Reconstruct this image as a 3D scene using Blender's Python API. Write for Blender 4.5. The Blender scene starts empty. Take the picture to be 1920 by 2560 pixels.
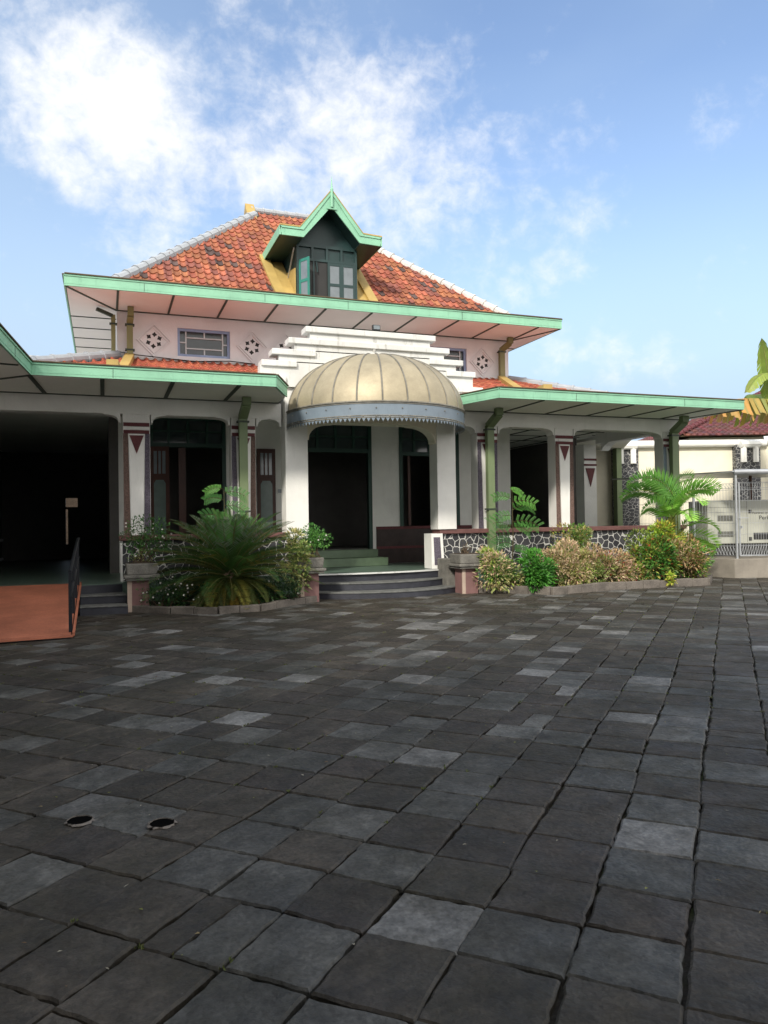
import bpy, math, random
from mathutils import Vector, Matrix, noise as mnoise
R=math.radians
sc=bpy.context.scene
rnd=random.Random(7)
# ------------------------------------------------------------------ camera
F,YAW,PITCH,ROLL=1885.0,.356,.014,-.0155
cam=bpy.data.cameras.new('camera'); co=bpy.data.objects.new('camera',cam); sc.collection.objects.link(co)
cam.sensor_fit='HORIZONTAL'; cam.sensor_width=36; cam.lens=F/1920*36; cam.clip_start=.05; cam.clip_end=3000
fw=Vector((math.sin(YAW)*math.cos(PITCH),math.cos(YAW)*math.cos(PITCH),math.sin(PITCH)))
r0=Vector((math.cos(YAW),-math.sin(YAW),0)); u0=r0.cross(fw)
rt=r0*math.cos(ROLL)+u0*math.sin(ROLL); up=-r0*math.sin(ROLL)+u0*math.cos(ROLL)
co.matrix_world=Matrix(((rt.x,up.x,-fw.x,0),(rt.y,up.y,-fw.y,0),(rt.z,up.z,-fw.z,1.5),(0,0,0,1)))
sc.camera=co
# ------------------------------------------------------------------ light
SUN_EL=36.0; SUN_DIR=Vector((-.66,-.75,0)).normalized()
EXPOSURE=1.35; SKY_STRENGTH=.145; SUN_STRENGTH=1.6
sc.view_settings.view_transform='Standard'; sc.view_settings.look='None'; sc.view_settings.gamma=1; sc.view_settings.exposure=EXPOSURE
w=bpy.data.worlds.new('World'); sc.world=w; w.use_nodes=True
N=w.node_tree; N.nodes.clear()
def nn(t,**k):
    n=N.nodes.new(t)
    for a,b in k.items(): setattr(n,a,b)
    return n
def L(a,b): N.links.new(a,b)
def math_(op,a,b=None,c=None,clamp=False):
    n=nn('ShaderNodeMath',operation=op,use_clamp=clamp)
    for i,v in enumerate((a,b,c)):
        if v is None: continue
        if isinstance(v,(int,float)): n.inputs[i].default_value=v
        else: L(v,n.inputs[i])
    return n.outputs[0]
wo=nn('ShaderNodeOutputWorld'); bg=nn('ShaderNodeBackground'); bg.inputs[1].default_value=SKY_STRENGTH; L(bg.outputs[0],wo.inputs[0])
sky=nn('ShaderNodeTexSky',sky_type='NISHITA',sun_disc=False); sky.sun_elevation=R(SUN_EL); sky.sun_rotation=math.atan2(SUN_DIR.x,SUN_DIR.y)
sky.air_density=1.0; sky.dust_density=.6; sky.ozone_density=1.2
tc=nn('ShaderNodeTexCoord'); D=tc.outputs['Generated']
def blob(d,r_in,r_out,amp):
    v=nn('ShaderNodeVectorMath',operation='DISTANCE'); L(D,v.inputs[0]); v.inputs[1].default_value=d
    m=nn('ShaderNodeMapRange',interpolation_type='SMOOTHSTEP'); L(v.outputs['Value'],m.inputs[0])
    m.inputs[1].default_value=r_in; m.inputs[2].default_value=r_out; m.inputs[3].default_value=amp; m.inputs[4].default_value=0
    return m.outputs[0]
def skyn(scale,det,rough,stretch,dist=0,loc=(0,0,0)):
    mp=nn('ShaderNodeMapping'); L(D,mp.inputs[0]); mp.inputs['Scale'].default_value=stretch; mp.inputs['Location'].default_value=loc
    t=nn('ShaderNodeTexNoise'); t.inputs['Scale'].default_value=scale; t.inputs['Detail'].default_value=det; t.inputs['Roughness'].default_value=rough; t.inputs['Distortion'].default_value=dist
    L(mp.outputs[0],t.inputs[0]); return t.outputs[0]
#CLOUDS
CL=[((0.017,0.880,0.474),0.015,0.143,1.09),
    ((-0.022,0.892,0.451),0.015,0.136,0.78),
    ((0.083,0.897,0.433),0.011,0.160,0.65),
    ((0.177,0.880,0.440),0.015,0.194,0.67),
    ((0.260,0.851,0.456),0.019,0.177,0.72),
    ((0.254,0.829,0.498),0.011,0.135,0.45),
    ((0.339,0.811,0.477),0.011,0.144,0.50),
    ((0.385,0.823,0.418),0.011,0.177,0.56),
    ((0.058,0.929,0.366),0.007,0.127,0.50),
    ((0.138,0.914,0.382),0.011,0.135,0.47),
    ((0.466,0.799,0.380),0.011,0.194,0.38),
    ((0.493,0.816,0.301),0.002,0.059,0.50),
    ((0.517,0.800,0.306),0.002,0.059,0.56),
    ((0.539,0.782,0.313),0.002,0.055,0.50),
    ((0.590,0.782,0.200),0.004,0.076,0.56),
    ((0.538,0.816,0.212),0.002,0.059,0.47),
    ((0.637,0.745,0.198),0.002,0.059,0.36),
    ((0.461,0.766,0.448),0.004,0.076,0.41),
    ((0.412,0.776,0.477),0.002,0.033,0.45),
    ((-0.029,0.850,0.526),0.015,0.177,0.45),
    ((0.061,0.861,0.505),0.007,0.093,0.63),
    ((0.328,0.885,0.331),0.019,0.211,0.36),
    ((0.635,0.633,0.442),0.002,0.067,0.32),
    ((0.188,0.823,0.535),0.007,0.127,0.32)]
acc=None
for c in CL:
    b=blob(Vector(c[0]).normalized(),*c[1:])
    acc=b if acc is None else math_('MAXIMUM',acc,b)
n1=skyn(11,8,.6,(1,1,1.15),.15); n2=skyn(34,6,.62,(1,1,1.2),.3,(3,1,2)); n3=skyn(3.2,3,.5,(1,1,2.2),0,(5,0,1))
nz=math_('ADD',math_('MULTIPLY',n1,.60),math_('MULTIPLY',n2,.40))
dens=math_('ADD',acc,math_('MULTIPLY_ADD',nz,2.2,-1.24))
dens=math_('MULTIPLY',dens,1.2,clamp=True)
mr=nn('ShaderNodeMapRange',interpolation_type='SMOOTHSTEP'); L(dens,mr.inputs[0]); mr.inputs[1].default_value=.0; mr.inputs[2].default_value=1.12
sep=nn('ShaderNodeSeparateXYZ'); L(D,sep.inputs[0])
hz=nn('ShaderNodeMapRange',interpolation_type='SMOOTHSTEP'); L(sep.outputs[2],hz.inputs[0]); hz.inputs[1].default_value=0.46; hz.inputs[2].default_value=.06; hz.inputs[3].default_value=0; hz.inputs[4].default_value=1.0
lf=nn('ShaderNodeMapRange',interpolation_type='SMOOTHSTEP'); L(sep.outputs[0],lf.inputs[0]); lf.inputs[1].default_value=.5; lf.inputs[2].default_value=-.35; lf.inputs[3].default_value=0; lf.inputs[4].default_value=.35
bk=nn('ShaderNodeMapRange',interpolation_type='SMOOTHSTEP'); L(sep.outputs[1],bk.inputs[0]); bk.inputs[1].default_value=.3; bk.inputs[2].default_value=-.25; bk.inputs[3].default_value=0; bk.inputs[4].default_value=1.0
veil=math_('ADD',math_('ADD',hz.outputs[0],lf.outputs[0]),math_('MULTIPLY_ADD',n3,.4,-.15),clamp=True)
mv=nn('ShaderNodeMix',data_type='RGBA'); L(veil,mv.inputs[0]); 
g=nn('ShaderNodeMix',data_type='RGBA',blend_type='MULTIPLY'); g.inputs[0].default_value=1; L(sky.outputs[0],g.inputs[6]); g.inputs[7].default_value=(.68,.66,.66,1)
L(g.outputs[2],mv.inputs[6]); mv.inputs[7].default_value=(1.60,2.08,2.62,1)
mc=nn('ShaderNodeMix',data_type='RGBA'); L(mr.outputs[0],mc.inputs[0]); L(mv.outputs[2],mc.inputs[6]); mc.inputs[7].default_value=(3.0,3.02,3.05,1)
mb_=nn('ShaderNodeMix',data_type='RGBA'); L(bk.outputs[0],mb_.inputs[0]); L(mc.outputs[2],mb_.inputs[6]); mb_.inputs[7].default_value=(5.0,4.85,4.7,1)  # unseen sky behind the camera set brighter to fill the shaded facade
L(mb_.outputs[2],bg.inputs[0])
sl=bpy.data.lights.new('sun','SUN'); sl.energy=SUN_STRENGTH; sl.angle=R(7); sl.color=(1,.93,.82)
so=bpy.data.objects.new('sun',sl); sc.collection.objects.link(so)
sd=(SUN_DIR*math.cos(R(SUN_EL))+Vector((0,0,math.sin(R(SUN_EL)))))
so.rotation_euler=sd.to_track_quat('Z','Y').to_euler()
# ------------------------------------------------------------------ materials
M={}
def mat(name,col,rough=.7,var=.12,scale=3,bump=.1,bscale=30,metal=0,stain=0,stcol=(.1,.1,.09),attr=False,spec=.4,fine=0,trans=0):
    m=bpy.data.materials.new(name); m.use_nodes=True; t=m.node_tree; b=t.nodes['Principled BSDF']
    b.inputs['Roughness'].default_value=rough; b.inputs['Metallic'].default_value=metal; b.inputs['Specular IOR Level'].default_value=spec
    c=t.nodes.new('ShaderNodeTexCoord'); O=c.outputs['Object']
    n=t.nodes.new('ShaderNodeTexNoise'); n.inputs['Scale'].default_value=scale; n.inputs['Detail'].default_value=6; n.inputs['Roughness'].default_value=.6; t.links.new(O,n.inputs[0])
    mr=t.nodes.new('ShaderNodeMapRange'); t.links.new(n.outputs[0],mr.inputs[0]); mr.inputs[1].default_value=.3; mr.inputs[2].default_value=.7; mr.inputs[3].default_value=1-var; mr.inputs[4].default_value=1+var
    mx=t.nodes.new('ShaderNodeMix'); mx.data_type='RGBA'; mx.blend_type='MULTIPLY'; mx.inputs[0].default_value=1
    if attr:
        a=t.nodes.new('ShaderNodeAttribute'); a.attribute_name='Col'; t.links.new(a.outputs['Color'],mx.inputs[6])
    else: mx.inputs[6].default_value=(*col,1)
    t.links.new(mr.outputs[0],mx.inputs[7]); out=mx.outputs[2]
    if fine:
        n4=t.nodes.new('ShaderNodeTexNoise'); n4.inputs['Scale'].default_value=scale*18; n4.inputs['Detail'].default_value=3; t.links.new(O,n4.inputs[0])
        m4=t.nodes.new('ShaderNodeMapRange'); t.links.new(n4.outputs[0],m4.inputs[0]); m4.inputs[1].default_value=.3;m4.inputs[2].default_value=.7;m4.inputs[3].default_value=1-fine;m4.inputs[4].default_value=1+fine
        x4=t.nodes.new('ShaderNodeMix'); x4.data_type='RGBA'; x4.blend_type='MULTIPLY'; x4.inputs[0].default_value=1; t.links.new(out,x4.inputs[6]); t.links.new(m4.outputs[0],x4.inputs[7]); out=x4.outputs[2]
    if stain:
        mp=t.nodes.new('ShaderNodeMapping'); mp.inputs['Scale'].default_value=(1,1,.18); t.links.new(O,mp.inputs[0])
        n2=t.nodes.new('ShaderNodeTexNoise'); n2.inputs['Scale'].default_value=7; n2.inputs['Detail'].default_value=8; n2.inputs['Roughness'].default_value=.7; t.links.new(mp.outputs[0],n2.inputs[0])
        m2=t.nodes.new('ShaderNodeMapRange'); t.links.new(n2.outputs[0],m2.inputs[0]); m2.inputs[1].default_value=.56; m2.inputs[2].default_value=.78; m2.inputs[3].default_value=0; m2.inputs[4].default_value=stain
        x2=t.nodes.new('ShaderNodeMix'); x2.data_type='RGBA'; t.links.new(m2.outputs[0],x2.inputs[0]); t.links.new(out,x2.inputs[6]); x2.inputs[7].default_value=(*stcol,1); out=x2.outputs[2]
    t.links.new(out,b.inputs['Base Color'])
    if bump:
        n3=t.nodes.new('ShaderNodeTexNoise'); n3.inputs['Scale'].default_value=bscale; n3.inputs['Detail'].default_value=5; t.links.new(O,n3.inputs[0])
        bp=t.nodes.new('ShaderNodeBump'); bp.inputs['Strength'].default_value=bump; bp.inputs['Distance'].default_value=.02; t.links.new(n3.outputs[0],bp.inputs['Height']); t.links.new(bp.outputs[0],b.inputs['Normal'])
    if trans:
        b.inputs['Transmission Weight'].default_value=0
        tr=t.nodes.new('ShaderNodeBsdfTranslucent'); t.links.new(out,tr.inputs[0]); ms=t.nodes.new('ShaderNodeMixShader'); ms.inputs[0].default_value=trans
        t.links.new(b.outputs[0],ms.inputs[1]); t.links.new(tr.outputs[0],ms.inputs[2]); t.links.new(ms.outputs[0],t.nodes['Material Output'].inputs[0])
    M[name]=m; return m
def rubble(name,scale,stone,mortar,width,vec=(1,1,1)):
    m=mat(name,stone,.55,.1,3,0); t=m.node_tree; b=t.nodes['Principled BSDF']
    c=t.nodes.new('ShaderNodeTexCoord'); mp=t.nodes.new('ShaderNodeMapping'); mp.inputs['Scale'].default_value=vec; t.links.new(c.outputs['Object'],mp.inputs[0])
    nz=t.nodes.new('ShaderNodeTexNoise'); nz.inputs['Scale'].default_value=5; t.links.new(mp.outputs[0],nz.inputs[0])
    ad=t.nodes.new('ShaderNodeMix'); ad.data_type='RGBA'; ad.blend_type='LINEAR_LIGHT'; ad.inputs[0].default_value=.05; t.links.new(mp.outputs[0],ad.inputs[6]); t.links.new(nz.outputs['Color'],ad.inputs[7])
    v=t.nodes.new('ShaderNodeTexVoronoi'); v.feature='DISTANCE_TO_EDGE'; v.inputs['Scale'].default_value=scale; v.inputs['Randomness'].default_value=.85; t.links.new(ad.outputs[2],v.inputs[0])
    v2=t.nodes.new('ShaderNodeTexVoronoi'); v2.inputs['Scale'].default_value=scale; v2.inputs['Randomness'].default_value=.85; t.links.new(ad.outputs[2],v2.inputs[0])
    r=t.nodes.new('ShaderNodeMapRange'); t.links.new(v.outputs['Distance'],r.inputs[0]); r.inputs[1].default_value=width; r.inputs[2].default_value=width*1.25; r.inputs[3].default_value=1; r.inputs[4].default_value=0
    hsv=t.nodes.new('ShaderNodeMix'); hsv.data_type='RGBA'; hsv.inputs[0].default_value=.35; hsv.inputs[6].default_value=(*stone,1)
    bw=t.nodes.new('ShaderNodeRGBToBW'); t.links.new(v2.outputs['Color'],bw.inputs[0]); mu=t.nodes.new('ShaderNodeMath'); mu.operation='MULTIPLY'; mu.inputs[1].default_value=.16; t.links.new(bw.outputs[0],mu.inputs[0]); t.links.new(mu.outputs[0],hsv.inputs[7])
    mx=t.nodes.new('ShaderNodeMix'); mx.data_type='RGBA'; t.links.new(r.outputs[0],mx.inputs[0]); t.links.new(hsv.outputs[2],mx.inputs[6]); mx.inputs[7].default_value=(*mortar,1)
    t.links.new(mx.outputs[2],b.inputs['Base Color'])
    bp=t.nodes.new('ShaderNodeBump'); bp.inputs['Strength'].default_value=.6; bp.inputs['Distance'].default_value=.02; t.links.new(r.outputs[0],bp.inputs['Height']); t.links.new(bp.outputs[0],b.inputs['Normal'])
    return m
mat('white_paint',(.76,.76,.73),.75,.09,1.3,.2,25,stain=.28,stcol=(.42,.42,.37))
mat('upper_paint',(.82,.81,.82),.75,.07,1.5,.15,25,stain=.15,stcol=(.5,.45,.42))
mat('weathered_white',(.60,.61,.595),.8,.10,2,.25,25,stain=.95,stcol=(.22,.22,.19))
mat('soffit_white',(.76,.72,.70),.8,.05,1,.05,20,stain=.05)
mat('soffit_pale',(.78,.79,.73),.8,.05,1,.05,20,stain=.05)
mat('batten_green',(.04,.055,.04),.6)
mat('fascia_green',(.24,.50,.345),.55,.12,2,.12,20,stain=.5,stcol=(.07,.22,.14))
mat('edge_brown',(.10,.075,.04),.7)
mat('pipe_olive',(.15,.20,.10),.5,.08,2,.05,20,stain=.3,stcol=(.12,.12,.08))
mat('pipe_mustard',(.22,.21,.09),.55,.15,2,.05,20,stain=.3,stcol=(.12,.12,.06))
mat('yellow_flash',(.42,.30,.10),.55,.15,2,.1,15,stain=.5,stcol=(.22,.16,.05))
mat('roof_tile',(1,1,1),.8,.28,3,.3,60,attr=True,fine=.15,stain=.75,stcol=(.06,.03,.025))
mat('cap_grey',(.34,.37,.40),.6,.1,4,.15,30,stain=.3,stcol=(.6,.6,.6))
mat('cap_pale',(.52,.52,.50),.7,.12,4,.2,30,stain=.35,stcol=(.2,.2,.18))
mat('dormer_green',(.018,.045,.045),.4,.15,3,.05,20)
mat('sash_green',(.03,.20,.16),.45,.15,3,.05,20)
mat('frame_green',(.012,.05,.038),.45,.15,3)
mat('glass_grey',(.16,.19,.21),.12,.15,4,0,spec=.6)
mat('glass_dark',(.03,.045,.05),.08,.2,4,0,spec=.6)
mat('glass_mint',(.12,.165,.15),.25,.1,6,.05,40)
mat('glass_green',(.01,.10,.03),.2,.1)
mat('window_blue',(.30,.40,.60),.5,.08,3)
mat('muntin_pale',(.62,.68,.70),.55,.05,3)
mat('portico_bounce_cream',(.76,.72,.60),.75,.05,1.5,.12,25,stain=.1,stcol=(.4,.4,.34))  # cream tint stands in for warm light bounced off the dome underside
mat('brass_sheet',(.36,.315,.22),.55,.22,1.6,.15,6,metal=.35,stain=.3,stcol=(.30,.26,.16),fine=.05)
mat('rib_lead',(.20,.19,.16),.5,.3,6,.2,30,metal=.3)
mat('band_blue',(.17,.215,.26),.45,.1,3,.1,12,stain=.4,stcol=(.09,.12,.15))
mat('maroon',(.11,.028,.032),.7,.15,8,.3,60)
mat('cap_maroon',(.14,.065,.06),.6,.2,6,.25,50,stain=.4,stcol=(.05,.045,.04))
mat('pebble_violet',(.11,.095,.125),.8,.55,55,.8,90)
mat('pebble_brown',(.14,.09,.075),.8,.55,55,.8,90)
mat('brown_wood',(.06,.02,.013),.45,.2,4)
mat('wainscot',(.035,.022,.02),.5,.3,5,.2,40)
mat('floor_tile',(.10,.15,.12),.32,.12,6,.05,20,stain=.2)
mat('step_tile',(.12,.18,.11),.4,.15,6,.1,20,stain=.3,stcol=(.08,.12,.07))
mat('step_black',(.030,.032,.042),.6,.25,5,.3,40)
mat('step_tread',(.12,.125,.12),.7,.3,6,.3,40,stain=.5,stcol=(.03,.03,.03))
mat('concrete',(.22,.20,.17),.85,.2,2,.35,25,stain=.5,stcol=(.10,.09,.08))
mat('kerb_stone',(.13,.115,.10),.85,.35,4,.5,30,fine=.2)
mat('pot_concrete',(.15,.145,.13),.9,.35,6,.6,35,fine=.25,stain=.5,stcol=(.05,.055,.04))
mat('pink_render',(.20,.11,.105),.8,.15,4,.3,40,stain=.4,stcol=(.12,.07,.06))
mat('pale_edge',(.42,.33,.27),.8,.15,4,.2,40)
mat('soil',(.045,.032,.022),.95,.4,6,.8,20,fine=.3)
mat('ramp_orange',(.38,.135,.08),.55,.25,2,.08,15,fine=.12)
mat('rail_black',(.012,.014,.018),.35)
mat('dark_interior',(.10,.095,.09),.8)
mat('boundary_cream',(.78,.74,.60),.8,.06,2,.15,20,stain=.15,stcol=(.4,.36,.28))
mat('pipe_white',(.80,.80,.76),.5,.05)
mat('galvanised',(.42,.44,.46),.38,.15,5,.1,30,metal=.55)
mat('generator_grey',(.45,.46,.40),.5,.06,3,.05,20,stain=.15)
mat('slot_dark',(.03,.03,.03),.7)
mat('rust_steel',(.10,.05,.035),.8,.3,8)
mat('leaf',(1,1,1),.5,.12,3,0,attr=True,trans=.25,spec=.35)
mat('stem_brown',(.10,.07,.045),.85,.3,10,.4,40)
mat('block_render',(.20,.19,.17),.85,.12,.5,.1,5)
mat('paver',(1,1,1),.62,.42,2.6,.6,28,attr=True,fine=.25,spec=.32)
rubble('rubble_wall',6.3,(.022,.022,.03),(.58,.58,.55),.038)
rubble('rubble_pier',7.5,(.03,.032,.042),(.45,.45,.43),.03,(.9,.9,1.2))
# paver: moss between slabs and pale worn blotches
def paver_extra():
    t=M['paver'].node_tree; b=t.nodes['Principled BSDF']; src=b.inputs['Base Color'].links[0].from_socket
    c=t.nodes.new('ShaderNodeTexCoord')
    n=t.nodes.new('ShaderNodeTexNoise'); n.inputs['Scale'].default_value=1.1; n.inputs['Detail'].default_value=9; n.inputs['Roughness'].default_value=.72; t.links.new(c.outputs['Object'],n.inputs[0])
    r=t.nodes.new('ShaderNodeMapRange'); t.links.new(n.outputs[0],r.inputs[0]); r.inputs[1].default_value=.44; r.inputs[2].default_value=.64; r.inputs[4].default_value=.72
    x=t.nodes.new('ShaderNodeMix'); x.data_type='RGBA'; t.links.new(r.outputs[0],x.inputs[0]); t.links.new(src,x.inputs[6]); x.inputs[7].default_value=(.021,.019,.011,1)
    n2=t.nodes.new('ShaderNodeTexNoise'); n2.inputs['Scale'].default_value=60; n2.inputs['Detail'].default_value=4; t.links.new(c.outputs['Object'],n2.inputs[0])
    r2=t.nodes.new('ShaderNodeMapRange'); t.links.new(n2.outputs[0],r2.inputs[0]); r2.inputs[1].default_value=.72; r2.inputs[2].default_value=.80; r2.inputs[4].default_value=.35
    x2=t.nodes.new('ShaderNodeMix'); x2.data_type='RGBA'; t.links.new(r2.outputs[0],x2.inputs[0]); t.links.new(x.outputs[2],x2.inputs[6]); x2.inputs[7].default_value=(.17,.17,.16,1)
    t.links.new(x2.outputs[2],b.inputs['Base Color'])
    n5=t.nodes.new('ShaderNodeTexNoise'); n5.inputs['Scale'].default_value=11; n5.inputs['Detail'].default_value=7; n5.inputs['Roughness'].default_value=.7; t.links.new(c.outputs['Object'],n5.inputs[0])
    r5=t.nodes.new('ShaderNodeMapRange'); t.links.new(n5.outputs[0],r5.inputs[0]); r5.inputs[1].default_value=.3; r5.inputs[2].default_value=.7; r5.inputs[3].default_value=.6; r5.inputs[4].default_value=1.45
    x5=t.nodes.new('ShaderNodeMix'); x5.data_type='RGBA'; x5.blend_type='MULTIPLY'; x5.inputs[0].default_value=1; t.links.new(x2.outputs[2],x5.inputs[6]); t.links.new(r5.outputs[0],x5.inputs[7])
    n6=t.nodes.new('ShaderNodeTexNoise'); n6.inputs['Scale'].default_value=2.7; n6.inputs['Detail'].default_value=10; n6.inputs['Roughness'].default_value=.8; n6.inputs['Distortion'].default_value=.6; t.links.new(c.outputs['Object'],n6.inputs[0])
    r6=t.nodes.new('ShaderNodeMapRange'); t.links.new(n6.outputs[0],r6.inputs[0]); r6.inputs[1].default_value=.63; r6.inputs[2].default_value=.70; r6.inputs[4].default_value=.55
    x6=t.nodes.new('ShaderNodeMix'); x6.data_type='RGBA'; t.links.new(r6.outputs[0],x6.inputs[0]); t.links.new(x5.outputs[2],x6.inputs[6]); x6.inputs[7].default_value=(.12,.12,.11,1)
    t.links.new(x6.outputs[2],b.inputs['Base Color'])
    n3=t.nodes.new('ShaderNodeTexNoise'); n3.inputs['Scale'].default_value=5; n3.inputs['Detail'].default_value=5; t.links.new(c.outputs['Object'],n3.inputs[0])
    r3=t.nodes.new('ShaderNodeMapRange'); t.links.new(n3.outputs[0],r3.inputs[0]); r3.inputs[1].default_value=.3; r3.inputs[2].default_value=.7; r3.inputs[3].default_value=.5; r3.inputs[4].default_value=.8; t.links.new(r3.outputs[0],b.inputs['Roughness'])
paver_extra()
# joint ground material: dark earth with moss
def ground_mat():
    m=mat('joint_earth',(.022,.019,.014),.95,.4,4,.8,25,fine=.3); t=m.node_tree; b=t.nodes['Principled BSDF']; src=b.inputs['Base Color'].links[0].from_socket
    c=t.nodes.new('ShaderNodeTexCoord'); n=t.nodes.new('ShaderNodeTexNoise'); n.inputs['Scale'].default_value=1.6; n.inputs['Detail'].default_value=8; t.links.new(c.outputs['Object'],n.inputs[0])
    r=t.nodes.new('ShaderNodeMapRange'); t.links.new(n.outputs[0],r.inputs[0]); r.inputs[1].default_value=.5; r.inputs[2].default_value=.6; r.inputs[4].default_value=.8
    x=t.nodes.new('ShaderNodeMix'); x.data_type='RGBA'; t.links.new(r.outputs[0],x.inputs[0]); t.links.new(src,x.inputs[6]); x.inputs[7].default_value=(.045,.06,.018,1); t.links.new(x.outputs[2],b.inputs['Base Color'])
ground_mat()
# ------------------------------------------------------------------ mesh helpers
class MB:
    def __init__(s): s.v=[]; s.f=[]; s.c=[]; s.col=None
    def add(s,vs,fs,col=None):
        o=len(s.v); s.v+= [tuple(v) for v in vs]; s.f+=[tuple(i+o for i in f) for f in fs]; s.c+=[col or s.col or (1,1,1)]*len(fs)
    def box(s,x0,x1,y0,y1,z0,z1,col=None):
        s.add([(x0,y0,z0),(x1,y0,z0),(x1,y1,z0),(x0,y1,z0),(x0,y0,z1),(x1,y0,z1),(x1,y1,z1),(x0,y1,z1)],
              [(0,3,2,1),(4,5,6,7),(0,1,5,4),(1,2,6,5),(2,3,7,6),(3,0,4,7)],col); return s
    def hull8(s,b,t,col=None):
        s.add(list(b)+list(t),[(0,3,2,1),(4,5,6,7),(0,1,5,4),(1,2,6,5),(2,3,7,6),(3,0,4,7)],col); return s
    def quad(s,a,b,c,d,col=None): s.add([a,b,c,d],[(0,1,2,3)],col); return s
    def tri(s,a,b,c,col=None): s.add([a,b,c],[(0,1,2)],col); return s
    def prism_xz(s,poly,y0,y1,col=None):   # poly list of (x,z)
        n=len(poly); vs=[(x,y0,z) for x,z in poly]+[(x,y1,z) for x,z in poly]
        s.add(vs,[tuple(range(n)),tuple(range(2*n-1,n-1,-1))]+[(i,i+n,(i+1)%n+n,(i+1)%n) for i in range(n)],col); return s
    def prism_yz(s,poly,x0,x1,col=None):
        n=len(poly); vs=[(x0,y,z) for y,z in poly]+[(x1,y,z) for y,z in poly]
        s.add(vs,[tuple(range(n)),tuple(range(2*n-1,n-1,-1))]+[(i,i+n,(i+1)%n+n,(i+1)%n) for i in range(n)],col); return s
    def prism_xy(s,poly,z0,z1,col=None):
        n=len(poly); vs=[(x,y,z0) for x,y in poly]+[(x,y,z1) for x,y in poly]
        s.add(vs,[tuple(range(n)),tuple(range(2*n-1,n-1,-1))]+[(i,i+n,(i+1)%n+n,(i+1)%n) for i in range(n)],col); return s
    def tube(s,path,r,seg=8,col=None,caps=True):
        path=[Vector(p) for p in path]; rs=r if isinstance(r,(list,tuple)) else [r]*len(path); vs=[];prev=None
        for i,p in enumerate(path):
            d=(path[min(i+1,len(path)-1)]-path[max(i-1,0)]).normalized()
            a=prev if prev is not None else (Vector((0,0,1)) if abs(d.z)<.9 else Vector((1,0,0)))
            a=(a-d*a.dot(d)).normalized(); b=d.cross(a); prev=a
            for k in range(seg):
                t=2*math.pi*k/seg; vs.append(p+(a*math.cos(t)+b*math.sin(t))*rs[i])
        fs=[(i*seg+k,i*seg+(k+1)%seg,(i+1)*seg+(k+1)%seg,(i+1)*seg+k) for i in range(len(path)-1) for k in range(seg)]
        if caps: fs+=[tuple(range(seg-1,-1,-1)),tuple(range((len(path)-1)*seg,len(path)*seg))]
        s.add(vs,fs,col); return s
    def bar(s,a,b,w,h,upv=(0,0,1),col=None):  # rectangular bar a->b
        a=Vector(a);b=Vector(b);d=(b-a).normalized();u=Vector(upv);r=d.cross(u).normalized();u=r.cross(d)
        P=lambda p,i,j:p+r*(w/2*i)+u*(h/2*j)
        s.hull8([P(a,-1,-1),P(a,1,-1),P(b,1,-1),P(b,-1,-1)],[P(a,-1,1),P(a,1,1),P(b,1,1),P(b,-1,1)],col); return s
    def lathe(s,prof,c,seg=16,a0=0,a1=2*math.pi,col=None):
        full=abs(a1-a0-2*math.pi)<1e-6; n=seg if full else seg+1; vs=[]
        for r,z in prof:
            for k in range(n):
                t=a0+(a1-a0)*k/seg; vs.append((c[0]+r*math.cos(t),c[1]+r*math.sin(t),c[2]+z))
        fs=[(i*n+k,i*n+(k+1)%n,(i+1)*n+(k+1)%n,(i+1)*n+k) for i in range(len(prof)-1) for k in range(n if full else seg)]
        s.add(vs,fs,col); return s
    def build(s,name,m,parent=None,smooth=False,bevel=0,org=None,weld=False):
        o_=Vector(org) if org is not None else (Vector(parent['org_']) if parent is not None else Vector((0,0,0)))
        me=bpy.data.meshes.new(name); me.from_pydata([(v[0]-o_.x,v[1]-o_.y,v[2]-o_.z) for v in s.v],[],s.f)
        if any(c!=(1,1,1) for c in s.c):
            ca=me.color_attributes.new('Col','FLOAT_COLOR','CORNER'); buf=[]
            for f,c in zip(s.f,s.c): buf+= [c[0],c[1],c[2],1.0]*len(f)
            ca.data.foreach_set('color',buf)
        me.materials.append(M[m] if isinstance(m,str) else m); 
        if smooth: me.shade_smooth()
        me.update()
        o=bpy.data.objects.new(name,me); sc.collection.objects.link(o); o['org_']=list(o_)
        if parent is not None: o.parent=parent
        else: o.location=o_
        if bevel:
            b=o.modifiers.new('bevel','BEVEL'); b.width=bevel; b.segments=2; b.limit_method='ANGLE'; b.angle_limit=R(40)
        return o
def thing(name,label,cat,loc,group=None):
    o=bpy.data.objects.new(name,None); sc.collection.objects.link(o); o.location=loc; o['org_']=list(loc); o['label']=label; o['category']=cat
    if group: o['group']=group
    return o
def tag(o,label,cat,group=None):
    o['label']=label; o['category']=cat
    if group: o['group']=group
    return o
def struct(o,kind='structure'): o['kind']=kind; return o
def holes_wall(mb,x0,x1,z0,z1,y0,y1,holes):
    xs=sorted({x0,x1,*[h[0] for h in holes],*[h[1] for h in holes]}); zs=sorted({z0,z1,*[h[2] for h in holes],*[h[3] for h in holes]})
    for i in range(len(xs)-1):
        j=0
        while j<len(zs)-1:
            cx=(xs[i]+xs[i+1])/2
            inh=lambda jj:any(h[0]<cx<h[1] and h[2]<(zs[jj]+zs[jj+1])/2<h[3] for h in holes)
            if inh(j): j+=1; continue
            k=j
            while k+1<len(zs)-1 and not inh(k+1): k+=1
            mb.box(xs[i],xs[i+1],y0,y1,zs[j],zs[k+1]); j=k+1
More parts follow.
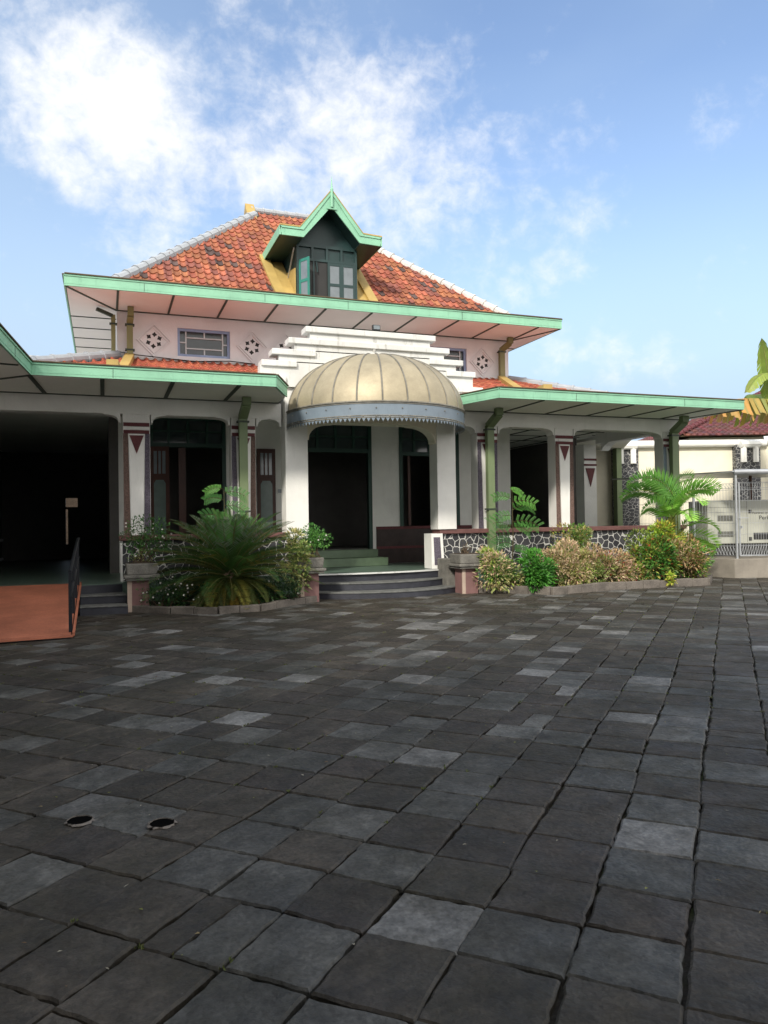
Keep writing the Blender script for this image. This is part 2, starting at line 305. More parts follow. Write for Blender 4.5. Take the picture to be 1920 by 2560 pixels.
# ------------------------------------------------------------------ ground
struct(MB().quad((-600,-600,-.035),(600,-600,-.035),(600,900,-.035),(-600,900,-.035)).build('ground','joint_earth'))
JOINTS=[]
HOLES=[(-.13,4.17),(.26,3.97)]
def pavers():
    mb=MB(); s2=math.sqrt(.5); rr=random.Random(3); U_STEP=[rr.choice([.33,.345,.36,.37,.38,.40]) for _ in range(97)]
    v=-16.0; strips=[]
    while v<13:
        wd=rr.choice([.325,.335,.345,.355,.37]); strips.append((v,v+wd)); v+=wd
    # align one joint near v=-.17
    k=min(range(len(strips)),key=lambda i:abs(strips[i][0]+.17)); dv=-.17-strips[k][0]
    warp=lambda x,y:(x+.016*mnoise.noise(Vector((x*.35,y*.35,0)))+.012*mnoise.noise(Vector((x*1.3,y*1.3,7))),y+.016*mnoise.noise(Vector((x*.35,y*.35,5)))+.012*mnoise.noise(Vector((x*1.3,y*1.3,3))))
    for si,(va,vb) in enumerate(strips):
        va+=dv; vb+=dv; u=-6+rr.uniform(-.05,.05)+.17; off=rr.uniform(-.022,.022)
        base=-6.0
        cuts=[]; 
        while base<26: cuts.append(base+2.56-2.56+off+rr.uniform(-.014,.014)); base+=U_STEP[len(cuts)%97]
        shade_row=rr.uniform(-.1,.1)
        for a,b in zip(cuts,cuts[1:]):
            uc,vc=(a+b)/2,(va+vb)/2; x=(uc+vc)*s2; y=(uc-vc)*s2
            if not(-7<x<19 and -1.5<y<17.5): continue
            if y>14.95 and x<13.0: continue
            parts=[(a,b,va,vb)]
            q=rr.random()
            if q<.02: m_=(a+b)/2+rr.uniform(-.06,.06); parts=[(a,m_,va,vb),(m_,b,va,vb)]
            elif q<.035: m_=(va+vb)/2+rr.uniform(-.05,.05); parts=[(a,b,va,m_),(a,b,m_,vb)]
            for (a_,b_,va_,vb_) in parts:
                near=y<6.5
                n=7 if near else (3 if y<10 else 1)
                g=.003+rr.uniform(0,.003); ins=.009
                z=rr.uniform(-.004,.003); tx,ty=rr.uniform(-.012,.012),rr.uniform(-.012,.012)
                j=rr.random(); ton=rr.random()
                k_=.025+.016*rr.random()+.010*mnoise.noise(Vector((x*.25,y*.25,1)))
                c=(k_*1.22,k_*1.04,k_*.82)
                if ton<.26: k_=.042+.035*rr.random(); c=(k_*1.03,k_*1.02,k_*.94)
                elif ton<.30+.07*min(1,max(0,(x+y-6)/14)): k_=.08+.08*rr.random(); c=(k_,k_*.99,k_*.95)  # pale slabs grow commoner to the far right to brighten the paving there
                elif ton<.52: c=(k_*1.1,k_*.92,k_*.76)
                jj=.009
                cs=[(a_+g,va_+g),(b_-g,va_+g),(b_-g,vb_-g),(a_+g,vb_-g)]
                cs=[(p+rr.uniform(-jj,jj),q_+rr.uniform(-jj,jj)) for p,q_ in cs]
                ring=[]
                for i in range(4):
                    p,q_=cs[i],cs[(i+1)%4]
                    for m in range(n):
                        t=m/n; wv=.0 if m==0 else rr.uniform(-.006,.006)
                        ring.append((p[0]+(q_[0]-p[0])*t+wv,p[1]+(q_[1]-p[1])*t+wv))
                cu,cv=(a_+b_)/2,(va_+vb_)/2
                def W(pu,pv,zz):
                    X=(pu+pv)*s2; Y=(pu-pv)*s2; X,Y=warp(X,Y); return (X,Y,zz+z+(pu-cu)*tx+(pv-cv)*ty)
                outer=[W(pu,pv,-.05) for pu,pv in ring]; mid=[W(pu,pv,-.009) for pu,pv in ring]
                inner=[W(pu+(cu-pu)*.035,pv+(cv-pv)*.055,0) for pu,pv in ring]
                hh=False
                for hx,hy in HOLES:
                    X,Y=W(cu,cv,0)[:2]
                    if abs(X-hx)<.19 and abs(Y-hy)<.19 and False: hh=True
                JOINTS.append(outer[0]); JOINTS.append(outer[rr.randrange(len(outer))])
                nn_=len(ring); vs=outer+mid+inner
                fs=[(i,(i+1)%nn_,nn_+(i+1)%nn_,nn_+i) for i in range(nn_)]+[(nn_+i,nn_+(i+1)%nn_,2*nn_+(i+1)%nn_,2*nn_+i) for i in range(nn_)]+[tuple(range(2*nn_,3*nn_))]
                mb.add(vs,[f[::-1] for f in fs[:-1]],tuple(q_*.95 for q_ in c)); mb.f.append(tuple(i_+len(mb.v)-len(vs) for i_ in fs[-1][::-1])); mb.c.append(c)
    return mb.build('paving','paver')
pv_=struct(pavers())
# ------------------------------------------------------------------ house
HX=5.38
house=thing('colonial_house','white colonial house with red tiled hip roof, mint green eaves and a brass half dome','house',(HX,15.3,0))
# porch floor and foundation
fl=MB(); fl.prism_xy([(-1.7,14.55),(.33,14.75),(.33,15.1),(3.3,15.1),(3.85,15.1),(4.2,14.98),(4.7,14.88),(5.2,14.84),(5.7,14.84),(6.2,14.9),(6.7,15.02),(7.0,15.1),(13.7,15.1),(13.7,27.2),(-3.2,27.2),(-3.2,14.55)],.435,.46)
fl.box(-3.2,13.69,15.12,27.1,0,.43)
fl.build('porch_floor','floor_tile',house)
e=MB(); pts=[(3.85,15.09),(4.2,14.97),(4.7,14.87),(5.2,14.83),(5.7,14.83),(6.2,14.89),(6.7,15.01),(7.0,15.09)]
for a,b in zip(pts,pts[1:]): e.hull8([(a[0],a[1]-.012,.435),(b[0],b[1]-.012,.435),(b[0],b[1]+.06,.435),(a[0],a[1]+.06,.435)],[(a[0],a[1]-.012,.464),(b[0],b[1]-.012,.464),(b[0],b[1]+.06,.464),(a[0],a[1]+.06,.464)])
e.build('floor_nosing','weathered_white',house)
# inner green steps at the hall door
st=MB(); st.box(4.3,6.45,17.1,17.85,.462,.66); st.box(4.25,6.3,17.4,17.86,.66,.85); st.build('inner_step','step_tile',house,bevel=.01)
# main block walls
YW=17.85; XL,XR=.32,10.29
up_=MB(); WIN=[(1.63,2.83,5.41,6.06),(7.88,9.03,5.41,6.06)]
holes_wall(up_,XL,XR,4.05,6.36,YW,YW+.2,WIN)
up_.box(XL,XL+.2,YW+.2,26.1,.46,6.36); up_.box(XR-.2,XR,YW+.2,26.1,.46,6.36); up_.box(XL+.2,XR-.2,25.9,26.1,.46,6.36)
up_.build('upper_wall','upper_paint',house)
iw=MB()
DO=[(4.45,6.32,.85,4.0),(7.07,8.75,1.36,4.0),(.98,2.7,.46,4.0)]
holes_wall(iw,XL,XR,.46,4.05,YW,YW+.2,DO)
iw.build('porch_inner_wall','white_paint',house)
for a,b in ((6.42,XR),(2.75,4.35)):
    q=MB().box(a,b,YW-.02,YW,.47,1.33).build('wainscot','wainscot',house)
    MB().box(a,b,YW-.035,YW-.001,1.33,1.4).build('wainscot_band','maroon',q); MB().box(a,b,YW-.03,YW-.021,.84,.90).build('wainscot_band','maroon',q)
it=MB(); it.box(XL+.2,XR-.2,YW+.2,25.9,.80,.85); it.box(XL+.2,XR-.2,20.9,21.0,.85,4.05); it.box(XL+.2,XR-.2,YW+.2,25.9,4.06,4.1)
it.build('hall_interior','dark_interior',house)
def door_frame(x0,x1,z0,z1,zt,posts=()):
    d=house
    o=MB(); y0,y1=YW-.03,YW+.12
    o.box(x0,x0+.09,y0,y1,z0,z1); o.box(x1-.09,x1,y0,y1,z0,z1); o.box(x0+.09,x1-.09,y0,y1,z1-.08,z1); o.box(x0+.09,x1-.09,y0+.005,y1,zt,zt+.1)
    for k in range(1,4):
        x=x0+(x1-x0)*k/4; o.box(x-.03,x+.03,y0+.01,y1-.01,zt+.1,z1-.08)
    o.box(x0+.09,x1-.09,y0+.012,y1-.012,(zt+z1)/2,(zt+z1)/2+.04)
    f=o.build('door_frame','frame_green',d)
    MB().box(x0+.09,x1-.09,y0+.05,y0+.06,zt+.1,z1-.08).build('transom_pane','glass_dark',f)
    return f
door_frame(4.45,6.32,.85,4.0,3.25); door_frame(7.07,8.75,1.36,4.0,3.2); door_frame(.98,2.7,.46,4.0,3.3)
def door_leaf(x0,x1,z0,z1,yaw,hinge='l',y=YW-.03):
    w_=x1-x0; o=MB(); g=MB(); gg=MB(); q=MB()
    def T(mb):
        hx=x0 if hinge=='l' else x1; c,s=math.cos(yaw),math.sin(yaw)
        mb.v=[(hx+(a-hx)*c-(b-y)*s,y+(a-hx)*s+(b-y)*c,z) for a,b,z in mb.v]; return mb
    h=z1-z0; a=.08; Y0,Y1=y-.04,y
    for xa,xb in ((x0,x0+a),(x1-a,x1)): o.box(xa,xb,Y0,Y1,z0,z1)
    for za,zb in ((z0,z0+.12),(z0+h*.22,z0+h*.27),(z1-h*.27,z1-h*.22),(z1-.1,z1)): o.box(x0+a,x1-a,Y0+.002,Y1-.002,za,zb)
    for k in (1,2): xx=x0+a+(w_-2*a)*k/3; o.box(xx-.015,xx+.015,Y0+.004,Y1-.004,z1-h*.22,z1-.1)
    f=T(o).build('door_leaf','brown_wood',house)
    zz0,zz1=z0+h*.27,z1-h*.27; ch=.08
    poly=[(x0+a,zz0+ch),(x0+a+ch*.6,zz0),(x1-a-ch*.6,zz0),(x1-a,zz0+ch),(x1-a,zz1-ch),(x1-a-ch*.6,zz1),(x0+a+ch*.6,zz1),(x0+a,zz1-ch)]
    g.prism_xz(poly,Y0-.004,Y1-.02); T(g).build('door_pane','glass_mint',f)
    q.box(x0+a,x1-a,Y0+.012,Y1-.012,z1-h*.22,z1-.1); T(q).build('top_pane','glass_grey',f)
    gg.box(x0+a,x1-a,Y0+.012,Y1-.012,z0+.12,z0+h*.22); T(gg).build('green_pane','glass_green',f)
    back=MB(); back.box(x0+a,x1-a,Y0+.015,Y1-.015,zz0,zz1); T(back).build('lower_panel','brown_wood',f)
door_leaf(3.42,3.86,.47,3.3,0,y=YW-.03); door_leaf(1.0,1.42,.5,3.3,R(-12)); MB().box(1.62,1.78,YW-.02,YW+.05,.47,3.29).build('door_post','brown_wood',house)
sw=MB(); sw.box(3.93,4.03,YW-.02,YW,2.25,2.34); sw.build('switch_plate','cap_grey',house)
for xx,col in ((7.33,'brown_wood'),(7.95,'frame_green'),(8.3,'brown_wood')): MB().box(xx,xx+.07,YW+.06,YW+.10,1.42,3.2).build('window_mullion',col,house)
# side porch rear partition, column and the dim room behind
mat('void_black',(.004,.004,.004),.9,spec=0)
pc=MB(); pc.box(13.0,13.42,18.35,18.75,.46,3.67); pc.build('rear_column','white_paint',house)
pm=MB(); pm.prism_xz([(13.05,2.98),(13.37,2.98),(13.21,2.45)],18.33,18.349); pm.box(13.0,13.42,18.325,18.349,3.2,3.26); pm.box(13.0,13.42,18.325,18.349,3.05,3.1); pm.build('triangle_motif','maroon',house)
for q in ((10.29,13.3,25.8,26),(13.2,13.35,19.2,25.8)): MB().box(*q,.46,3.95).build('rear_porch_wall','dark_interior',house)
# left corridor: closed room with a door to daylight at its far end
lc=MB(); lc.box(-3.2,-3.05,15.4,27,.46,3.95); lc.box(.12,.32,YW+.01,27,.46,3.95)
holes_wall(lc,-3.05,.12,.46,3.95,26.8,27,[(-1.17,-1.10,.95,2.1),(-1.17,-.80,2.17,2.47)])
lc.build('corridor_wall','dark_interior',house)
# porch ceiling
ce=MB(); ce.box(-3.2,XL-.005,15.5,27,3.96,4.02); ce.box(XL,XR,15.5,YW-.002,3.96,4.02); ce.box(XR+.003,13.4,15.5,26,3.96,4.02)
ce.build('porch_ceiling','soffit_pale',house)
cb=MB()
for x in (9.75,10.9,12.05,13.0): cb.box(x-.03,x+.03,15.6,17.8 if x<10.3 else 25.5,3.945,3.96)
for y in (16.7,17.8,19,20.2): cb.box(10.35,13.3,y-.03,y+.03,3.947,3.96)
cb.build('ceiling_batten','batten_green',house)
# front beam with arch brackets
YC=15.3; ZA=3.67
for q in ((-3.2,3.46,YC,YC+.32),(7.3,13.72,YC,YC+.32),(13.3,13.62,YC+.32,18.2)): MB().box(*q,ZA,3.99).build('porch_beam','white_paint',house)
def bracket(x,sgn,w,h,zt,y0,y1,mb):
    pts=[(0,zt),(w,zt),(w,zt-.025),(w-.045,zt-.03)]
    a,b=w-.045-.035,h-.03-.045; cx,cz=w-.045,zt-h+.045
    for k in range(1,11):
        t=math.pi/2*k/10; pts.append((cx-a*math.sin(t),cz+b*math.cos(t)))
    pts+= [(.035,zt-h+.02),(.012,zt-h+.02),(0,zt-h)]
    mb.prism_xz([(x+sgn*p,z) for p,z in pts],y0,y1)
BAYS=[(.32,-1,.3),(.88,1,.28),(2.41,-1,.28),(2.94,1,.25),(3.46,-1,.24),(7.33,1,.3),(7.97,-1,.3),(8.52,1,.29),(10.03,-1,.29),(10.57,1,.29),(13.2,-1,.42)]
for i,(x,sg,w_) in enumerate(BAYS):
    b=MB(); bracket(x,sg,w_,.19,ZA+.012,YC+.012,YC+.30,b); b.build('arch_bracket','white_paint',house)
# side arch bracket towards the back
b=MB(); b.prism_yz([(18.0,3.68),(17.6,3.68),(17.7,3.64),(17.85,3.58),(17.95,3.48),(18.0,3.45)],13.33,13.6); b.build('arch_bracket','white_paint',house)
b=MB(); b.prism_yz([(15.62,3.68),(16.0,3.68),(15.95,3.64),(15.8,3.6),(15.7,3.5),(15.64,3.48),(15.62,3.45)],13.33,13.6); b.build('arch_bracket','white_paint',house)
def column(x0,x1,zb=1.33,lab=None,left='pebble_brown',right='pebble_violet',depth=.34):
    w_=x1-x0; o=MB(); o.box(x0,x1,YC+.02,YC+depth,zb,ZA); c=o.build('porch_column','white_paint',house)
    y=YC+.02; m=(x0+x1)/2; zt=3.30; wt=w_*.315; wb=w_*.245
    s1=MB(); s1.prism_xz([(x0+.006,zb),(m-wb,zb),(m-wt,zt),(x0+.006,zt)],y-.012,y+.001); s1.build('pebble_strip',left,c)
    s2_=MB(); s2_.prism_xz([(m+wb,zb),(x1-.006,zb),(x1-.006,zt),(m+wt,zt)],y-.012,y+.001); s2_.build('pebble_strip',right,c)
    pn=MB(); pn.prism_xz([(m-wb+.012,zb),(m+wb-.012,zb),(m+wt-.012,zt-.01),(m-wt+.012,zt-.01)],y-.022,y+.001); pn.box(m-wt,m+wt,y-.02,y+.001,3.37,3.425); pn.build('tapered_panel','white_paint',c)
    bd=MB(); bd.box(x0+.01,x1-.01,y-.03,y+.001,3.435,3.505); bd.box(x0+.015,x1-.015,y-.03,y+.001,3.295,3.36); bd.build('capital_band','maroon',c)
    tr=MB(); tr.prism_xz([(m-wt+.025,3.26),(m+wt-.025,3.26),(m,2.90)],y-.03,y-.021); tr.build('triangle_motif','maroon',c)
    sd_=MB(); sd_.prism_yz([(YC+.06,zb),(YC+.30,zb),(YC+.30,3.3),(YC+.06,3.3)],x1-.001,x1+.004); 
    return c
column(.36,.86); column(2.43,2.92,left='pebble_violet',right='pebble_brown'); column(7.98,8.5,left='pebble_violet'); column(10.05,10.55,right='pebble_brown'); column(13.22,13.72,left='band_blue')
# portico piers
PY=15.1
for x0,x1 in ((3.49,3.96),(6.88,7.33)):
    MB().box(x0,x1,PY,PY+.42,1.33 if x0>5 else 1.2,4.5).build('portico_pier','white_paint',house,bevel=.008)
pb=MB(); pb.box(3.96,6.88,PY+.02,PY+.4,3.61,4.5); pb.build('portico_beam','portico_bounce_cream',house)
for x,sg in ((3.96,1),(6.88,-1)):
    b=MB(); bracket(x,sg,.62,.40,3.62,PY+.035,PY+.38,b); b.build('arch_bracket','portico_bounce_cream',house)
# stepped parapet
pp=MB(); Y0,Y1=15.03,15.3
for x0,x1,z0,z1 in ((2.98,7.75,4.30,4.72),(3.12,7.66,4.72,4.82),(3.36,7.34,4.80,5.07),(3.69,7.05,5.05,5.30),(4.02,6.72,5.28,5.46)): pp.box(x0,x1,Y0,Y1-.001*z0,z0,z1)
pa=pp.build('stepped_parapet','weathered_white',house)
for x0,x1,z in ((3.92,6.84,5.44),(3.56,7.17,5.185),(3.22,4.13,4.94),(6.69,7.5,4.94),(3.0,3.73,4.70),(7.1,7.8,4.70),(2.85,3.5,4.38),(7.39,7.98,4.36)):
    MB().box(x0,x1,Y0-.055,Y1+.06,z,z+.12).build('coping_slab','weathered_white',pa,bevel=.012)
# diamond vents
def vent(x,z):
    o=MB(); y=YW
    for r,t in ((.385,.026),(.31,.026)):
        for k in range(4):
            a=math.pi/2*k+math.pi/2; b=a+math.pi/2
            A=(x+r*math.cos(a),z+r*math.sin(a));B=(x+r*math.cos(b),z+r*math.sin(b)); q=1-t/r*1.4
            C=(x+r*q*math.cos(b),z+r*q*math.sin(b)); D_=(x+r*q*math.cos(a),z+r*q*math.sin(a))
            o.prism_xz([A,B,C,D_],y-.035,y+.001)
    v=o.build('diamond_vent','upper_paint',house)
    s=MB()
    for k in range(6):
        a=math.pi/6+math.pi/3*k-.1; cx,cz=x+.135*math.cos(a),z+.135*math.sin(a); pts=[]
        for j in range(8):
            t=a+math.pi/4*j; r=.062 if j%2==0 else .036; pts.append((cx+r*math.cos(t),cz+r*math.sin(t)))
        s.prism_xz(pts,y-.004,y+.001)
    s.build('vent_holes','slot_dark',v)
for x in (1.11,3.35,4.17,9.5): vent(x,5.73)
def clerestory(x0,x1,z0,z1):
    f=MB(); y=YW+.035; t=.06
    f.box(x0,x1,y,y+.08,z0,z0+t); f.box(x0,x1,y,y+.08,z1-t,z1); f.box(x0,x0+t,y,y+.08,z0+t,z1-t); f.box(x1-t,x1,y,y+.08,z0+t,z1-t)
    fr=f.build('clerestory_window','window_blue',house)
    MB().box(x0+t,x1-t,y+.05,y+.06,z0+t,z1-t).build('pane','glass_dark',fr)
    m=MB(); a,b,c,d=x0+t,x1-t,z0+t,z1-t; s=.03; vx=.12; vz=.125; y0=y+.02
    for xx in (a+vx,b-vx): m.box(xx,xx+s,y0,y0+.03,c,d)
    for zz in (c+vz,d-vz-s): m.box(a+vx+s,b-vx,y0+.001,y0+.029,zz,zz+s)
    cx=(a+b)/2
    m.box(cx,cx+s,y0+.002,y0+.028,c,c+vz); m.box(cx,cx+s,y0+.002,y0+.028,d-vz,d)
    for zz in ((c+d)/2-.01,): m.box(a,a+vx,y0+.002,y0+.028,zz,zz+s); m.box(b-vx+s,b,y0+.002,y0+.028,zz,zz+s)
    m.build('glazing_bar','muntin_pale',fr)
    ed=MB(); ed.box(x0-.03,x1+.03,YW-.012,YW+.001,z1,z1+.03); ed.box(x0-.03,x0,YW-.012,YW+.001,z0,z1); ed.box(x1,x1+.03,YW-.012,YW+.001,z0,z1); ed.build('reveal_trim','upper_paint',fr)
for q in WIN: clerestory(*q)
# upper eave
YU=16.3; XUL,XUR=-.69,10.95; ZS,ZF=6.35,6.58; YB=27.6
so_=MB(); so_.hull8([(XUL+.03,YU+.03,ZS),(XUR-.03,YU+.03,ZS),(XR,YW,ZS),(XL,YW,ZS)],[(XUL+.03,YU+.03,ZS+.03),(XUR-.03,YU+.03,ZS+.03),(XR,YW,ZS+.03),(XL,YW,ZS+.03)])
so_.hull8([(XUL+.03,YU+.03,ZS),(XL,YW,ZS),(XL,26.1,ZS),(XUL+.03,YB,ZS)],[(XUL+.03,YU+.03,ZS+.03),(XL,YW,ZS+.03),(XL,26.1,ZS+.03),(XUL+.03,YB,ZS+.03)])
so_.hull8([(XUR-.03,YU+.03,ZS),(XUR-.03,YB,ZS),(XR,26.1,ZS),(XR,YW,ZS)],[(XUR-.03,YU+.03,ZS+.03),(XUR-.03,YB,ZS+.03),(XR,26.1,ZS+.03),(XR,YW,ZS+.03)])
sf=so_.build('upper_soffit','soffit_white',house)
def batten(a,b,z,par,w_=.045):
    MB().bar((a[0],a[1],z-.008),(b[0],b[1],z-.008),w_,.016).build('batten','batten_green',par)
for k in range(10):
    x=XL+1.107*k
    if k in (0,9): continue
    batten((x,YU+.03),(x,YW-.01),ZS,sf)
batten((XL,YW-.02),(XR,YW-.02),ZS,sf,.06); batten((XUL+.03,YU+.03),(XL,YW),ZS-.001,sf); batten((XUR-.03,YU+.03),(XR,YW),ZS-.001,sf); batten((XL,YU+.03),(XL,YW-.05),ZS,sf); batten((XR,YU+.03),(XR,YW-.05),ZS,sf)
for k in range(8):
    y=18.6+1.05*k; batten((XUL+.03,y),(XL,y),ZS,sf,.035); batten((XUR-.03,y),(XR,y),ZS,sf,.035)
def fascia(name,pts,z0,z1,par=house,th=.03,edge=True,m='fascia_green'):
    o=MB()
    for a,b in zip(pts,pts[1:]): 
        o.bar((a[0],a[1],(z0+z1)/2),(b[0],b[1],(z0+z1)/2),th,z1-z0)
        o.bar((a[0],a[1],z0+.045),(b[0],b[1],z0+.045),th+.008,.006)
        o.bar((a[0],a[1],z1-.02),(b[0],b[1],z1-.02),th+.03,.03)
    f=o.build(name,m,par)
    jn=MB(); jr=random.Random(int(pts[0][0]*10)+77)
    for a,b in zip(pts,pts[1:]):
        A=Vector((a[0],a[1],0));B=Vector((b[0],b[1],0)); L_=(B-A).length; q=jr.uniform(1.2,2.2)
        while q<L_-.6:
            c=A+(B-A)*(q/L_); d=(B-A).normalized()*.003; jn.bar((c.x-d.x,c.y-d.y,(z0+z1)/2),(c.x+d.x,c.y+d.y,(z0+z1)/2),th+.011,z1-z0-.03); q+=jr.uniform(1.9,2.9)
    if jn.v: struct(jn.build('board_joint','batten_green',f),'stuff')
    if edge:
        e=MB()
        for a,b in zip(pts,pts[1:]): e.bar((a[0],a[1],z1+.012),(b[0],b[1],z1+.012),th+.07,.018)
        e.build('drip_edge','edge_brown',f)
    return f
fascia('eave_fascia',[(XUL,YU),(XUR,YU)],ZS,ZF)
fascia('eave_fascia',[(XUL,YU+.02),(XUL,YB)],ZS,ZF); fascia('eave_fascia',[(XUR,YU+.02),(XUR,YB)],ZS,ZF); fascia('eave_fascia',[(XUL,YB),(XUR,YB)],ZS,ZF)
sk=MB(); zz=ZF+.02
sk.hull8([(XUL,YU,zz),(XUR,YU,zz),(XUR,YB,zz),(XUL,YB,zz)],[(XUL,YU,zz+.02),(XUR,YU,zz+.02),(XUR-1.2,YB-1.2,zz+.05),(XUL+1.2,YB-1.2,zz+.05)])
sk.build('eave_skirt','edge_brown',house)
# tiled main roof (hip)
RX0,RX1,RY0,RY1,RZ=-.1,10.72,17.5,26.6,6.635
SL=.9
def tiles(mb,o,u,v,n,inside,tw,tl,W_,H_,pal,rr):
    o,u,v,n=map(Vector,(o,u,v,n))
    for j in range(int(H_/tl)+1):
        for i in range(int(W_/tw)+1):
            a=i*tw; b=j*tl
            if not inside(a+tw/2,b+tl*.55): continue
            c=pal(rr); z0=rr.uniform(0,.006)
            prof=[(0,.036),(.10,.052),(.24,.040),(.38,.010),(.6,.0),(.82,.008),(1.0,.030)]
            vs=[]
            jt=rr.uniform(-.006,.006)
            for t,h in prof:
                p=o+u*(a+tw*t*1.02)+v*(b-.02+jt)+n*(h+.034+z0); vs.append(p)
            for t,h in prof:
                p=o+u*(a+tw*t*1.02)+v*(b+tl+.01)+n*(h+.004+z0); vs.append(p)
            for t,h in prof:
                p=o+u*(a+tw*t*1.02)+v*(b-.02+jt)+n*(h*.3+z0); vs.append(p)
            m=len(prof)
            mb.add(vs,[(k,k+1,m+k+1,m+k) for k in range(m-1)]+[(2*m+k,2*m+k+1,k+1,k) for k in range(m-1)],c)
def pal_main(rr):
    q=rr.random(); 
    if q<.06: k=rr.uniform(.04,.08); return (k*1.5,k,k*.9)
    if q<.2: k=rr.uniform(.7,.9); return (.28*k,.10*k,.075*k)
    k=rr.uniform(.65,1.15); return (.35*k,.118*k*rr.uniform(.85,1.2),.066*k)
def pal_low(rr):
    k=rr.uniform(.8,1.15); return (.42*k,.13*k*rr.uniform(.85,1.15),.08*k)
rr=random.Random(5)
mr_=MB(); nv=Vector((0,-SL,1)).normalized(); vv=Vector((0,1,SL)).normalized(); RIDGE_Y=22.02; H=(RIDGE_Y-RY0)/vv.y; Wd=RX1-RX0
clump=lambda a,b:mnoise.noise(Vector((a*.9,b*.9,3)))
def pal_c(rr):return pal_main(rr)
ins=lambda a,b:(b*vv.y)<(a) and (b*vv.y)<(Wd-a) and b<H and not (3.95-RX0<a<6.55-RX0 and b*vv.y<2.2)
def pal_front(rr): return pal_main(rr)
tiles(mr_,(RX0,RY0,RZ),(1,0,0),vv,nv,ins,.185,.285,Wd,H,pal_front,rr)
# side and back slopes
vl=Vector((1,0,SL)).normalized(); Hs=(RY1-RY0)/2/vl.x
insd=lambda a,b:(b*vl.x)<a and (b*vl.x)<(RY1-RY0-a) and b*vl.x<4.25
tiles(mr_,(RX0,RY1,RZ),(0,-1,0),vl,Vector((-SL,0,1)).normalized(),insd,.185,.285,RY1-RY0,Hs,pal_main,rr)
vr=Vector((-1,0,SL)).normalized()
tiles(mr_,(RX1,RY0,RZ),(0,1,0),vr,Vector((SL,0,1)).normalized(),insd,.185,.285,RY1-RY0,Hs,pal_main,rr)
roof=mr_.build('main_roof','roof_tile',house)
ud=MB(); rz=lambda y:RZ-.02+SL*(y-RY0); A=(RX0,RY0,RZ-.02);B=(RX1,RY0,RZ-.02);C_=(RX1,RY1,RZ-.02);D_=(RX0,RY1,RZ-.02)
xa,xb=4.3,6.4; zr=RZ-.02+SL*(RIDGE_Y-RY0); E_=(xa,RIDGE_Y,zr);G_=(xb,RIDGE_Y,zr)
ud.quad(A,B,G_,E_); ud.quad(C_,D_,E_,G_); ud.tri(D_,A,E_); ud.tri(B,C_,G_); ud.build('roof_underlay','edge_brown',roof)
def caps(a,b,r,seg_l,m,par,name='hip_cap'):
    a=Vector(a);b=Vector(b);d=(b-a);n=max(1,int(d.length/seg_l));o=MB()
    for k in range(n):
        p=a+d*k/n; q=a+d*(k+1.12)/n
        o.tube([p,p+(q-p)*.12,p+(q-p)*.14,q],[r*1.16,r*1.16,r*1.02,r*.93],10)
    return o.build(name,m,par,smooth=False)
hz_=lambda y:RZ+SL*(y-RY0)
caps((RX0+.0,RY0,RZ+.03),(4.2,RY0+4.3,RZ+SL*4.3+.02),.13,.36,'cap_grey',roof)
caps((RX1,RY0,RZ+.03),(RX1-4.3,RY0+4.3,RZ+SL*4.3+.02),.12,.36,'cap_pale',roof)
caps((RX0,RY1,RZ),(4.2,RY1-4.3,RZ+SL*4.3),.12,.36,'cap_grey',roof); caps((RX1,RY1,RZ),(RX1-4.3,RY1-4.3,RZ+SL*4.3),.12,.36,'cap_pale',roof)
caps((4.15,RIDGE_Y,zr+.08),(6.5,RIDGE_Y,zr+.08),.10,.3,'cap_grey',roof,'ridge_cap')
for x,sx in ((4.02,1),(6.62,-1)):
    gb=MB(); gb.prism_yz([(RIDGE_Y-.5,zr-.40),(RIDGE_Y,zr+.26),(RIDGE_Y+.5,zr-.40),(RIDGE_Y+.3,zr-.40),(RIDGE_Y,zr+.02),(RIDGE_Y-.3,zr-.40)],x-.04*sx,x+.22*sx); gb.build('gablet_trim','yellow_flash',roof)
# dormer
DX,DYF,DYG=5.27,18.0,17.5
dm=MB(); dm.box(4.5,6.06,DYF+.03,20.0,6.9,8.42); dm.prism_xz([(4.45,8.42),(6.1,8.42),(5.27,9.4)],DYF+.03,21.0)
dorm=dm.build('dormer','dormer_green',house)
for x in (4.46,6.062): MB().prism_yz([(DYF+.04,6.9),(19.05,7.95),(DYF+.04,7.8)],x,x+.028).build('dormer_cheek','yellow_flash',dorm)  # yellow only on the lit lower cheek; dark body above stands for eave shadow
ct=MB(); ct.bar((4.45,DYF+.2,7.1),(4.45,DYF+.72,7.72),.02,.03,(1,0,0)); ct.bar((4.45,DYF+.72,7.72),(4.45,DYF+.05,8.3),.02,.03,(1,0,0)); ct.bar((4.45,DYF+.1,7.0),(4.45,DYF+.5,7.5),.02,.02,(1,0,0)); ct.build('cheek_bead','cap_pale',dorm)
ff=MB()
for z0,z1 in ((8.0,8.06),(8.34,8.42)): ff.box(4.5,6.06,DYF-.02,DYF+.03,z0,z1)
for k in range(5): x=4.5+(1.56-.06)*k/4; ff.box(x,x+.06,DYF-.018,DYF+.03,8.06,8.34)
for x in (4.5,6.0): ff.box(x,x+.06,DYF-.02,DYF+.03,6.9,8.0)
ff.build('dormer_frame','dormer_green',dorm)
dk=MB(); dk.box(4.56,6.0,DYF+.005,DYF+.029,6.9,8.0); dk.build('dark_opening','slot_dark',dorm)
